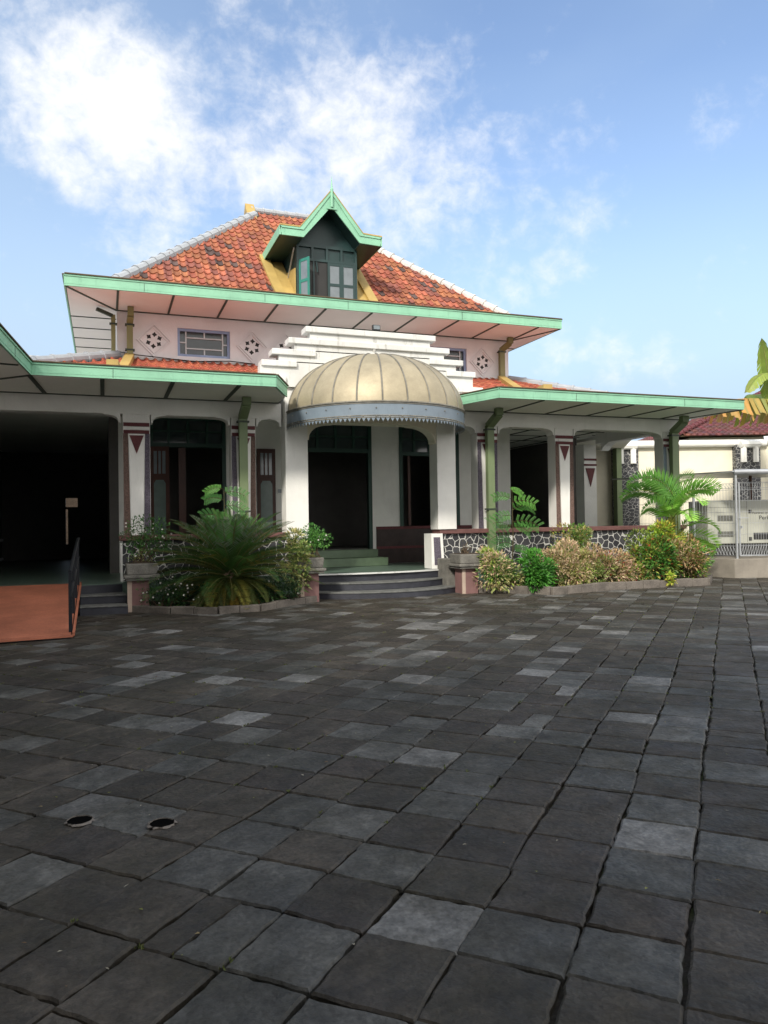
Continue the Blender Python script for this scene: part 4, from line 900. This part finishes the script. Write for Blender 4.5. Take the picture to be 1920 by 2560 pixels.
def cycad():
    rr=random.Random(21); t=thing('cycad','large dark green cycad with drooping yellowed lower fronds in the left bed','cycad',(2.1,13.95,.07))
    c=Vector((2.16,13.98,.70)); mb=MB(); st=MB(); st.col=(.10,.10,.03)
    for k in range(175):
        q=k/175; az=k*2.399963+rr.uniform(-.15,.15)
        if q<.20: el=R(rr.uniform(64,88)-40*q); e1=el-R(rr.uniform(8,22)); ln=rr.uniform(1.02,1.2)
        elif q<.72: u_=(q-.2)/.52; el=R(62-54*u_+rr.uniform(-6,6)); e1=R(24-52*u_+rr.uniform(-8,8)); ln=rr.uniform(1.3,1.55)+.35*u_
        else: u_=(q-.72)/.28; el=R(8-28*u_+rr.uniform(-6,6)); e1=R(-42-25*u_+rr.uniform(-10,6)); ln=rr.uniform(1.0,1.25)
        col=(.05,.13,.032) if q<.3 else ((.04,.095,.022) if q<.75 else (.06,.08,.016))
        if q<.10: col=(.08,.18,.05)
        if q>.80 and rr.random()<.6: col=rr.choice([(.40,.17,.035),(.26,.18,.03),(.16,.15,.03)])
        kk=rr.uniform(.55,1.5); col=tuple(x*kk for x in col); tip=None
        if .45<q<.85 and rr.random()<.4: tip=(.13,.12,.02)
        if .12<q<.4: tip=(.13,.17,.12)
        frond(mb,st,c+Vector((rr.uniform(-.05,.05),rr.uniform(-.05,.05),-.25*q)),az,el,e1,ln,50,.20,.0175,col,rr,vee=.45,hang=.05,coltip=tip,r0=.011)
    mb.build('fronds','leaf',t); st.build('rachis','leaf',t)
    MB().lathe([(.16,0),(.19,.12),(.18,.4),(.12,.6),(.02,.7)],(2.12,13.98,.05),12).build('trunk','stem_brown',t)
cycad()
def palm():
    rr=random.Random(5); t=thing('areca_palm','bright green feathery palm rising behind the right bed beside the cage','palm',(12.6,14.35,.08))
    mb=MB(); st=MB(); st.col=(.20,.24,.06)
    for (az,e0,e1,ln,h,c,ro) in ((178,58,-30,1.5,1.55,(.13,.34,.06),60),(160,40,-45,1.25,1.6,(.11,.28,.05),50),(192,50,-45,1.25,1.15,(.12,.30,.05),55),(205,38,-55,1.2,.75,(.34,.36,.06),40),(2,48,-22,1.6,1.45,(.22,.48,.07),-60),(-20,50,-35,1.4,1.5,(.20,.44,.07),-50),(15,58,-10,1.3,1.6,(.18,.40,.06),-50),(-80,60,-55,1.0,1.35,(.28,.54,.10),0),(-100,45,-60,.95,1.15,(.26,.5,.09),0),(-60,40,-60,1.1,.9,(.24,.48,.08),-20),(-10,32,-50,1.35,.55,(.26,.52,.07),-40),(-35,28,-50,1.1,.45,(.24,.48,.07),-30),(95,75,10,1.4,1.3,(.08,.22,.04),0),(60,72,-10,1.4,1.3,(.08,.22,.04),-40),(120,66,-20,1.4,1.2,(.07,.2,.04),40),(235,40,-60,1.0,.6,(.34,.36,.07),30),(-90,30,-50,.9,.5,(.18,.38,.06),0),(170,70,-5,1.2,1.5,(.12,.30,.05),70),(-50,72,-15,1.1,1.3,(.18,.42,.06),-30),(-130,62,-30,1.0,1.1,(.2,.44,.06),20)):
        b=Vector((12.6+rr.uniform(-.12,.12),14.35+rr.uniform(-.1,.1),.1))
        top=b+Vector((rr.uniform(-.08,.08),rr.uniform(-.06,.06),h+.22)); st.tube([b,(b+top)/2+Vector((.02,0,0)),top],[.022,.018,.012],6)
        frond(mb,st,top,R(az),R(e0),R(e1),ln*.98,24,.38,.045,c,rr,vee=.2,hang=.10,r0=.010,coltip=(.45,.42,.08) if az in(205,235) else None,start=.12,roll=R(ro))
    mb.build('fronds','leaf',t); st.build('canes','leaf',t)
palm()
def sapling(base,h,label,seed,lay):
    rr=random.Random(seed); b=Vector(base); t=thing('mimosa_sapling',label,'sapling',base,'feather leaved saplings')
    st=MB(); mb=MB(); st.col=(.08,.07,.03); top=b+Vector((.03,-.02,h)); st.tube([b,b+Vector((.05,0,h*.5)),top],[.016,.012,.005],5)
    for (f,az,ln,c) in lay:
        ln*=1.12
        p=b+Vector((.05*math.sin(f*3),0,h*f)); az=R(az); d=Vector((math.cos(az),math.sin(az),rr.uniform(.25,1.0))).normalized(); n=6
        q=p.copy(); pts=[q.copy()]
        for k in range(n):
            d=(d+Vector((0,0,-.17))).normalized(); q=q+d*ln/n; pts.append(q.copy())
            side=Vector((-.2,-.8,.55)).cross(d).normalized()
            for sg in (-1,1):
                dd=(side*sg+d*.5+Vector((0,0,.12))).normalized(); L2=ln*.34*(1-.35*abs(k/n-.5)); m=11
                for j in range(m):
                    pp=q+dd*L2*(j+1)/m+Vector((0,0,-.015*(j/m)**2))
                    s2=dd.cross(Vector((0,-.75,.65))).normalized()
                    for g in (-1,1): leaf(mb,pp,s2*g+dd*.35,Vector((0,-.75,.65)),.034,.015,jit(c,rr,.2))
        st.tube(pts,.006,4,caps=False)
    mb.build('leaflets','leaf',t); st.build('stem','leaf',t)
G1=(.07,.22,.035);G2=(.045,.15,.03)
sapling((8.32,14.45,.08),2.1,'feathery bright green sapling in front of the olive downpipe right of the door',3,[(.98,20,.34,(.11,.30,.045)),(.9,160,.34,G1),(.86,-20,.45,(.11,.30,.045)),(.78,10,.5,G1),(.72,185,.4,G1),(.66,-35,.5,G1),(.58,200,.62,G2),(.52,170,.5,G2),(.60,5,.4,G1),(.42,190,.42,G2),(.38,-60,.3,G2)])
sapling((2.1,14.4,.08),2.1,'feathery green sapling poking out above the cycad',4,[(1,150,.3,(.10,.26,.05)),(.96,10,.4,(.06,.18,.04)),(.9,180,.3,G2),(.85,-10,.35,(.06,.18,.04)),(.72,200,.4,G2),(.66,-20,.4,G2),(.70,90,.3,G2)])
G='ornamental shrubs in the planting beds'
GR=[(.05,.18,.03),(.08,.26,.04),(.04,.13,.025)]; CR=[(.52,.40,.26),(.60,.46,.30),(.42,.30,.16),(.30,.30,.10),(.20,.26,.07),(.50,.34,.24)]; MX=[(.24,.34,.05),(.10,.24,.04),(.40,.40,.08),(.34,.26,.08),(.13,.18,.04)]
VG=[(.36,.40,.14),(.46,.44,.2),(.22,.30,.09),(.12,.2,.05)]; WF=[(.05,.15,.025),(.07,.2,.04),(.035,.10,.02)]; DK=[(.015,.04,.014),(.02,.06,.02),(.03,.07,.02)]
shrub((7.72,13.95,.52),(.52,.40,.46),3000,.09,.036,VG+CR[:2]+MX[:2],'pale green and cream variegated shrub beside the right pot',31,G)
shrub((8.3,13.42,.44),(.42,.32,.46),2400,.09,.045,[(.06,.22,.03),(.09,.28,.04),(.04,.14,.02)],'glossy bright green shrub at the front left of the right bed',32,G)
shrub((9.15,13.75,.50),(.72,.42,.50),5200,.08,.030,CR,'big cream and pink leaved shrub in the middle of the right bed',33,G)
shrub((10.35,13.80,.48),(.74,.42,.48),5200,.08,.030,CR,'cream and pink leaved shrub next to the green and red croton in the right bed',34,G)
shrub((9.95,14.5,.95),(.6,.36,.46),2400,.075,.03,MX+VG,'thin olive green shrub reaching above the stone balustrade cap',35,G,stems=12,clumps=18)
shrub((11.45,13.8,.60),(.72,.46,.60),4600,.095,.038,MX+MX+GR,'yellow green croton with a few red leaves in the right bed',36,G)
shrub((12.4,13.8,.54),(.66,.44,.50),4000,.09,.036,MX+CR[:3]+[(.34,.20,.10)],'pink and yellow croton at the right end of the right bed',37,G)
shrub((11.9,13.95,1.08),(.48,.3,.34),1300,.095,.042,[(.34,.46,.05),(.20,.36,.04),(.42,.34,.05)],'tall yellow green croton in front of the palm',38,G)
shrub((11.55,13.2,.20),(.13,.1,.14),120,.10,.045,[(.36,.50,.06),(.42,.40,.08)],'small lime green sprig hanging over the right kerb',39,G,clumps=4,stems=3)
shrub((.62,14.1,1.32),(.62,.34,.30),1700,.05,.022,WF,'loose green bush with tiny white flowers growing from the left pot',41,G,flowers=26,z0=.86,stems=9,clumps=18)
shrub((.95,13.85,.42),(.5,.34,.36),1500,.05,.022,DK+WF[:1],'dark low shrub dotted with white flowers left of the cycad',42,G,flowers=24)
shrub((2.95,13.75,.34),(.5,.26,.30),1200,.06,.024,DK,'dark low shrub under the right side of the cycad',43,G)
shrub((3.42,13.98,.82),(.30,.28,.62),1600,.085,.034,VG,'tall variegated shrub between the cycad and the pot left of the steps',44,G,clumps=18)
shrub((3.85,14.2,1.22),(.30,.26,.24),1300,.05,.024,[(.09,.26,.05),(.06,.19,.04),(.12,.30,.06)],'round green bush growing from the pot left of the steps',45,G,z0=.86,flowers=8)
shrub((7.1,14.25,.98),(.20,.18,.14),70,.04,.016,[(.12,.11,.06),(.08,.07,.04)],'dry twiggy plant in the pot right of the steps',46,G,z0=.83,stems=14,clumps=10)
shrub((.62,14.05,.92),(.26,.2,.12),160,.05,.022,VG,'sparse pale sprigs over the rim of the left pot',47,G,z0=.84,clumps=8)
shrub((9.9,13.75,.26),(2.6,.42,.24),5200,.075,.03,CR[3:]+MX+VG+[(.07,.12,.03)],'low mixed undergrowth spreading along the whole kerb of the right bed',51,G,clumps=60,stems=30)
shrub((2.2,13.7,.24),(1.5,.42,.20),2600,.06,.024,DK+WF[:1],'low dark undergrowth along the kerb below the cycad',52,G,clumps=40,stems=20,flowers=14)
def weeds():
    rr=random.Random(77); mb=MB(); s2=math.sqrt(.5)
    for (x,y,_z) in JOINTS:
        if rr.random()<.45 or y>12.8 or y<1 or not(-2<x<4+y) or mnoise.noise(Vector((x*.6,y*.6,9)))<.08: continue
        for k in range(rr.randint(2,6)):
            d=rv(rr); d.z=abs(d.z)+.5; leaf(mb,Vector((x+rr.uniform(-.012,.012),y+rr.uniform(-.012,.012),-.006)),d,Vector((0,-1,.2)),rr.uniform(.010,.024),.007,jit((.10,.12,.035),rr,.3))
    struct(mb.build('joint_weeds','leaf'),'stuff')
    mb=MB()
    for _ in range(420):
        y=rr.uniform(1.2,13.2); x=rr.uniform(-2,2+y); a=rr.uniform(0,6.28); c=rr.choice([(.25,.20,.10),(.16,.10,.05),(.35,.33,.26),(.2,.22,.06)])
        if y>12.6 and x<13: y-=1.5
        leaf(mb,Vector((x,y,.006+rr.uniform(0,.004))),Vector((math.cos(a),math.sin(a),.08)),Vector((0,0,1)),rr.uniform(.008,.032),rr.uniform(.005,.014),c)
    struct(mb.build('leaf_litter','leaf'),'stuff')
weeds()
def sidepalm():
    rr=random.Random(8); t=thing('potted_palm','green palm whose frond tips show at the left edge of the photo','palm',(-2.6,11.4,0)); mb=MB(); st=MB(); st.col=(.12,.16,.04)
    for az,e0,e1,ln,h in ((0,35,-25,.95,1.25),(-30,25,-40,.9,1.2),(60,50,-20,1.0,1.2),(-80,45,-30,1,1.2),(180,50,-30,1,1.2),(130,50,-30,1,1.2),(20,5,-50,.8,1.2),(8,55,10,.9,1.2)):
        frond(mb,st,(-2.62,11.4,h),R(az),R(e0),R(e1),ln,22,.3,.028,(.10,.20,.04),rr,vee=.2,hang=.2)
    st.tube([(-2.62,11.4,0),(-2.62,11.4,1.25)],.05,8); mb.build('fronds','leaf',t); st.build('stalks','leaf',t)
sidepalm()
# ------------------------------------------------------------------ right side: plinth, cage, generator
def ring_out(): pass
DV=Vector((.937,-.349,0)); NV=Vector((.349,.937,0))   # gate face direction, inward normal
C0=Vector((14.72,14.5,0))
def CP(a,b,z): p=C0+DV*a+NV*b; return (p.x,p.y,z)
tag(MB().hull8([CP(-.75,.75,-.03),CP(-.12,-.12,-.03),CP(3.2,-.12,-.03),CP(3.2,4,-.03)],[CP(-.75,.75,.47),CP(-.12,-.12,.47),CP(3.2,-.12,.47),CP(3.2,4,.47)]).hull8([CP(-.76,.76,-.03),CP(3.2,4.01,-.03),CP(3.0,6,-.03),CP(-1.3,5.5,-.03)],[CP(-.76,.76,.468),CP(3.2,4.01,.468),CP(3.0,6,.468),CP(-1.3,5.5,.468)]).build('concrete_plinth','concrete',org=CP(0,0,0),bevel=.015),'low bare concrete plinth under the wire mesh cage','plinth')
cage=thing('mesh_cage','galvanised wire mesh cage with gate and flat roof round the grey generator','cage',CP(0,0,.47))
def mesh_panel(A,B,z0,z1,nv_,nh,name,post=False,zig=True):
    A=Vector(A);B=Vector(B); o=MB()
    for k in range(nv_+1):
        p=A+(B-A)*k/nv_; o.tube([(p.x,p.y,z0),(p.x,p.y,z1)],.0045,4,caps=False)
    for zz_ in [z0,z0+.22,z0+.24]+[z0+.24+(z1-z0-.4)*k/nh for k in range(1,nh+1)]+[z1-.12,z1]: o.tube([(A.x,A.y,zz_),(B.x,B.y,zz_)],.0045,4,caps=False)
    if zig:
        for k in range(nv_):
            p=A+(B-A)*k/nv_; q=A+(B-A)*(k+1)/nv_; o.tube([(p.x,p.y,z0),(q.x,q.y,z0+.22)],.0045,4,caps=False)
            m=(p+q)/2; o.tube([(p.x,p.y,z1-.12),(m.x-(.05*DV.x),m.y,z1)],.0045,4,caps=False)
    return o.build(name,'galvanised',cage)
mesh_panel(CP(.10,0,0),CP(.86,0,0),.56,2.34,12,5,'gate_mesh'); mesh_panel(CP(.92,0,0),CP(1.9,0,0),.56,2.34,14,5,'gate_mesh')
mesh_panel(CP(0,.03,0),CP(-.72,.8,0),.55,2.34,14,5,'side_mesh'); mesh_panel(CP(-.72,.8,0),CP(-1.25,3.5,0),.55,2.34,36,5,'side_mesh')
for a,b,h in ((0,0,2.56),(-.72,.8,2.36),(1.9,0,2.56)): MB().tube([CP(a,b,.3),CP(a,b,h)],.033,8).build('cage_post','galvanised',cage,smooth=False)
g_=MB()
for a0,a1 in ((.07,.86),(.92,1.88)):
    g_.tube([CP(a0,-.01,.54),CP(a0,-.01,2.36),CP(a1,-.01,2.36),CP(a1,-.01,.54),CP(a0,-.01,.54)],.02,6)
g_.build('gate_frame','galvanised',cage)
lt=MB(); lt.bar(CP(.02,-.05,1.48),CP(.28,-.05,1.48),.02,.02); lt.bar(CP(.10,-.045,1.30),CP(.10,-.045,1.65),.03,.02); lt.box(CP(.1,-.06,0)[0]-.02,CP(.1,-.06,0)[0]+.02,CP(.1,-.06,0)[1]-.02,CP(.1,-.06,0)[1]+.01,1.22,1.28); lt.build('gate_latch','galvanised',cage)
MB().tube([CP(-.05,-.02,2.62),CP(3,-.02,2.62)],.065,12).build('roof_gutter','galvanised',cage,smooth=False)
MB().hull8([CP(-.1,-.05,2.62),CP(3,-.05,2.62),CP(3,4,2.68),CP(-1.9,4,2.68)],[CP(-.1,-.05,2.65),CP(3,-.05,2.65),CP(3,4,2.71),CP(-1.9,4,2.71)]).build('cage_roof','galvanised',cage)
for q in ((CP(-.9,2.6,.47),CP(-.9,2.6,2.62),.06,.06,(0,1,0)),(CP(-1.35,2.7,2.3),CP(-1.0,2.7,2.6),.05,.09),(CP(1.05,1.4,1.9),CP(1.05,1.4,2.6),.05,.05,(0,1,0))): MB().bar(*q).build('roof_support','rust_steel',cage)
gen=thing('generator','pale grey generator cabinet with louvres and small lettering behind the mesh gate','generator',CP(1.0,1.6,.47))
def GP(a,b,z): return CP(a-.17,b,z)
gx0,gx1,gb0,gb1=.12,3.0,1.15,2.4
def gbox(a0,a1,b0,b1,z0,z1,name,m,par,bev=0):
    return MB().hull8([GP(a0,b0,z0),GP(a1,b0,z0),GP(a1,b1,z0),GP(a0,b1,z0)],[GP(a0,b0,z1),GP(a1,b0,z1),GP(a1,b1,z1),GP(a0,b1,z1)]).build(name,m,par,bevel=bev)
body=gbox(-.05,2.6,gb0,gb1,.80,1.95,'cabinet','generator_grey',gen,.02); gbox(-.02,2.55,gb0+.05,gb1-.05,.47,.80,'base_frame','slot_dark',gen)
for a0,a1,z0,z1 in ((-.045+.25,.62,1.40,1.56),(.25-.04,.62,.98,1.14)):
    for k in range(7): gbox(a0,a1,gb0-.006,gb0+.001,z0+.022*k,z0+.022*k+.012,'louvre','slot_dark',body)
    # louvre slats cut the dark vent
gbox(1.15,1.6,gb0-.006,gb0+.001,.90,1.08,'vent_grille','slot_dark',body)
gbox(.985,.99,gb0-.005,gb0+.001,.84,1.92,'door_seam','slot_dark',body); gbox(-.02,.98,gb0-.005,gb0+.001,1.76,1.765,'door_seam','slot_dark',body)
for a,z in ((1.03,1.60),(1.03,.88),(1.62,1.2)): gbox(a,a+.07,gb0-.02,gb0,z,z+.09,'door_catch','slot_dark',body)
def text(s,size,a,z,m='slot_dark'):
    cu=bpy.data.curves.new('lettering','FONT'); cu.body=s; cu.size=size; cu.extrude=.002; cu.materials.append(M[m])
    o=bpy.data.objects.new('lettering',cu); sc.collection.objects.link(o); bpy.context.view_layer.update()
    me=bpy.data.meshes.new_from_object(o); bpy.data.objects.remove(o); o=bpy.data.objects.new('lettering',me); sc.collection.objects.link(o)
    P=Vector(GP(a,gb0-.006,z)); xd=DV; zd=Vector((0,0,1)); nd=-NV
    mt=Matrix(((xd.x,zd.x,nd.x,P.x),(xd.y,zd.y,nd.y,P.y),(xd.z,zd.z,nd.z,P.z),(0,0,0,1))); me.transform(mt); me.transform(Matrix.Translation(-Vector(gen['org_']))); o.parent=gen; return o
text('Powered by',.085,1.12,1.58); text('Perkins',.15,1.30,1.43)
# ------------------------------------------------------------------ boundary wall with stone piers
W0,W1,W2=Vector((15.6,21.5,0)),Vector((21.2,19.6,0)),Vector((27,14.0,0))
def wallseg(A,B,z1,name='boundary_wall',label='',th=.2):
    d=(B-A).normalized(); n=Vector((-d.y,d.x,0))
    t=thing(name,label,'wall',tuple(A))
    q=lambda p,s,z:(p.x+n.x*s,p.y+n.y*s,z)
    MB().hull8([q(A,0,-.03),q(B,0,-.03),q(B,th,-.03),q(A,th,-.03)],[q(A,0,z1),q(B,0,z1),q(B,th,z1),q(A,th,z1)]).build('wall_face','boundary_cream',t)
    MB().tube([q(A,-.10,z1+.05),q(B,-.10,z1+.05)],.11,12).build('wall_top_pipe','pipe_white',t,smooth=False)
    MB().hull8([q(A,-.03,z1+.14),q(B,-.03,z1+.14),q(B,th+.2,z1+.18),q(A,th+.2,z1+.18)],[q(A,-.03,z1+.2),q(B,-.03,z1+.2),q(B,th+.2,z1+.24),q(A,th+.2,z1+.24)]).build('wall_coping','weathered_white',t)
    return t
wallseg(W0,W1,3.95,label='cream boundary wall behind the palm running from the side porch to the corner pier')
wallseg(W1,W2,4.05,label='sunlit cream boundary wall right of the corner pier behind the cage')
def pier(x,y,label):
    t=thing('stone_pier',label,'pier',(x,y,0),'dark stone piers on the boundary wall')
    d=(W1-W0).normalized(); n=Vector((d.y,-d.x,0)); c=Vector((x,y,0)); q=lambda a,b,z:(c.x+d.x*a+n.x*b,c.y+d.y*a+n.y*b,z)
    MB().hull8([q(-.42,-.1,-.03),q(.42,-.1,-.03),q(.42,.28,-.03),q(-.42,.28,-.03)],[q(-.42,-.1,3.95),q(.42,-.1,3.95),q(.42,.28,3.95),q(-.42,.28,3.95)]).build('pier_shaft','rubble_pier',t)
    for a in (-.2,.22):
        MB().tube([q(a,.36,3.35),q(a,.36,3.95)],.10,6).build('pier_spout','pipe_white',t)
    MB().tube([q(-.3,.36,3.95),q(.34,.36,3.95)],.13,8).build('pier_head','pipe_white',t)
pier(20.55,19.85,'dark stone pier with white spouts in the corner of the cream wall above the cage')
pier(16.6,21.2,'dark stone pier with white spouts seen between the side porch and the palm')
# neighbour house
nh=thing('neighbour_house','house with maroon tiled hip roof behind the cream boundary wall','house',(30,30,0))
d_=Vector((.937,-.349,0)); n_=Vector((.349,.937,0)); o_2=Vector((22.33,25,0)); q_=lambda a,b,z:tuple(o_2+d_*a+n_*b+Vector((0,0,z)))
MB().hull8([q_(.8,.8,0),q_(17,.8,0),q_(17,15,0),q_(.8,15,0)],[q_(.8,.8,4.9),q_(17,.8,4.9),q_(17,15,4.9),q_(.8,15,4.9)]).build('wall','boundary_cream',nh)
NSL=.40
def nroof():
    mb=MB(); rr=random.Random(2); o=Vector((22.33,25,4.9)); d=Vector((.937,-.349,0)); n=Vector((.349,.937,0)); k=NSL
    pal=lambda r:(.14*r.uniform(.7,1.2),.052*r.uniform(.8,1.2),.05*r.uniform(.8,1.2))
    up=(n+Vector((0,0,k))).normalized(); hk=1/math.sqrt(1+k*k)
    tiles(mb,o,d,up,(Vector((0,0,1))-n*k).normalized(),lambda a,b:b*hk<a,.26,.3,18,8,pal,rr)
    up2=(d+Vector((0,0,k))).normalized(); e=o+n*16
    tiles(mb,e,-n,up2,(Vector((0,0,1))-d*k).normalized(),lambda a,b:b*hk<16-a and b*hk<a,.26,.3,16,9,pal,rr)
    r=mb.build('roof','roof_tile',nh); u=MB(); h=8*Vector((0,0,k)); dz=Vector((0,0,-.03))
    A=o+dz;B=o+d*18+dz;C=o+d*18+n*8+h+dz;D_=o+d*8+n*8+h+dz; E_=e+dz
    u.quad(A,B,C,D_); u.tri(E_,A,D_); u.quad(E_,D_,C,E_+d*18); u.build('roof_underlay','edge_brown',r)
    caps(o+Vector((0,0,.08)),o+d*8+n*8+h+Vector((0,0,.08)),.11,.4,'maroon',r)
nroof()
# banana plant
def blade(mb,base,dirv,length,width,sag,col1,col2,rr,slits=14,curl=.3):
    d=Vector(dirv).normalized(); side=d.cross(Vector((0,0,1))).normalized(); p=Vector(base); n=slits
    pts=[]
    for k in range(n*2+1):
        t=k/(n*2); pts.append((p.copy(),d.copy())); d=(d+Vector((0,0,-sag/(n*2)))).normalized(); p=p+d*length/(n*2)
    for sg in (-1,1):
        for k in range(n*2):
            t0,t1=k/(n*2),(k+1)/(n*2); w0=width*(math.sin(math.pi*min(1,t0*.93+.07))**.55); w1=width*(math.sin(math.pi*min(1,t1*.93+.07))**.55)
            if k%2==1 : w1*=rr.uniform(.86,.98)
            if k%2==0: w0*=rr.uniform(.86,.98)
            dr=curl*(1+rr.uniform(-.25,.25)); (a,da),(b,db)=pts[k],pts[k+1]
            c=[col1[i]+(col2[i]-col1[i])*min(1,max(0,rr.uniform(-.2,.4)+.7*abs(t0-.4)*2)) for i in range(3)]
            am=a+side*sg*w0*.55+Vector((0,0,.06*width)); bm_=b+side*sg*w1*.55+Vector((0,0,.06*width)); ae=a+side*sg*w0*(1-.12*dr)-Vector((0,0,w0*dr)); be=b+side*sg*w1*(1-.12*dr)-Vector((0,0,w1*dr))
            mb.add([a,b,bm_,am],[(0,1,2,3)],tuple(x*.8 for x in c)); mb.add([am,bm_,be,ae],[(0,1,2,3)],tuple(c))
    return [q[0] for q in pts]
def banana():
    rr=random.Random(12); t=thing('banana_plant','banana plant with a torn orange and green leaf over the boundary wall','banana plant',(19.2,17.2,0)); mb=MB(); st=MB(); st.col=(.25,.28,.08)
    mid=[]
    mid.append(blade(mb,(20.1,17.3,4.75),(-1,-.12,.16),4.5,.72,.36,(.24,.28,.05),(.62,.28,.10),rr,18,.8))
    mid.append(blade(mb,(19.0,17.2,4.8),(-.35,-.1,1.6),2.1,.34,.5,(.26,.36,.06),(.20,.30,.06),rr,10,.5))
    mid.append(blade(mb,(18.75,17.1,5.75),(-1,-.1,.25),1.25,.27,1.6,(.28,.38,.07),(.30,.34,.08),rr,7,.8))
    mid.append(blade(mb,(19.2,17.2,4.6),(.8,-.3,1.2),2.2,.35,1.2,(.16,.26,.05),(.2,.25,.05),rr,14,.4))
    mid.append(blade(mb,(19.2,17.2,4.6),(.3,.9,1.2),2.2,.35,1.2,(.16,.26,.05),(.2,.25,.05),rr,14,.4))
    mb.build('leaves','leaf',t)
    for m in mid: st.tube(m,[.03*(1-.8*k/len(m)) for k in range(len(m))],5)
    st.tube([(19.25,17.2,0),(19.25,17.2,3),(19.25,17.2,4.75)],[.16,.13,.07],10); st.build('stalk','leaf',t)
banana()
# ------------------------------------------------------------------ drain holes
def drain(x,y,label,r=.062):
    t=thing('drain_hole',label,'drain hole',(x,y,0),'round drain holes in the paving'); rr=random.Random(int(x*100)); n=28
    ring=MB(); 
    ro=[r*1.12*(1+rr.uniform(-.13,.13)) for _ in range(n)]; ri=[r*(1+rr.uniform(-.06,.06)) for _ in range(n)]
    P=lambda k,rad,z:(x+rad*math.cos(2*math.pi*k/n),y+rad*math.sin(2*math.pi*k/n)*1.0,z)
    for k in range(n):
        j=(k+1)%n
        ring.quad(P(k,ro[k],.004),P(j,ro[j],.004),P(j,ri[j],.011),P(k,ri[k],.011)); ring.quad(P(k,ri[k],.011),P(j,ri[j],.011),P(j,ri[j]*.96,.003),P(k,ri[k]*.96,.003))
    ring.build('mortar_ring','kerb_stone',t); d=MB(); d.add([P(k,ri[k]*.97,.0065) for k in range(n)],[tuple(range(n))]); d.build('hole','void_black',t)
drain(-.13,4.17,'left one of the two round drain holes in the dark paving'); drain(.26,3.97,'right one of the two round drain holes in the dark paving')
# ------------------------------------------------------------------ behind the corridor door: beige yard wall
tag(MB().box(-6,4,34,34.2,0,3).build('yard_wall','soil',org=(-1,34,0)),'beige yard wall glimpsed through the bright doorway of the dark left wing','wall')
# ------------------------------------------------------------------ unseen block added behind the camera to shade the paving
blk=thing('added_shade_block','tall rendered block added out of view to shade the paving','shade block',(-14,-9,0))
b=MB(); b.box(-34,2.5,-16,-2.6,0,9.8); b.build('wall','block_render',blk)
wd=MB()
for k in range(11):
    for j in range(4): wd.box(-32+3*k,-30.6+3*k,-2.61,-2.58,1.2+2.5*j,2.6+2.5*j)
wd.build('window_row','glass_dark',blk)
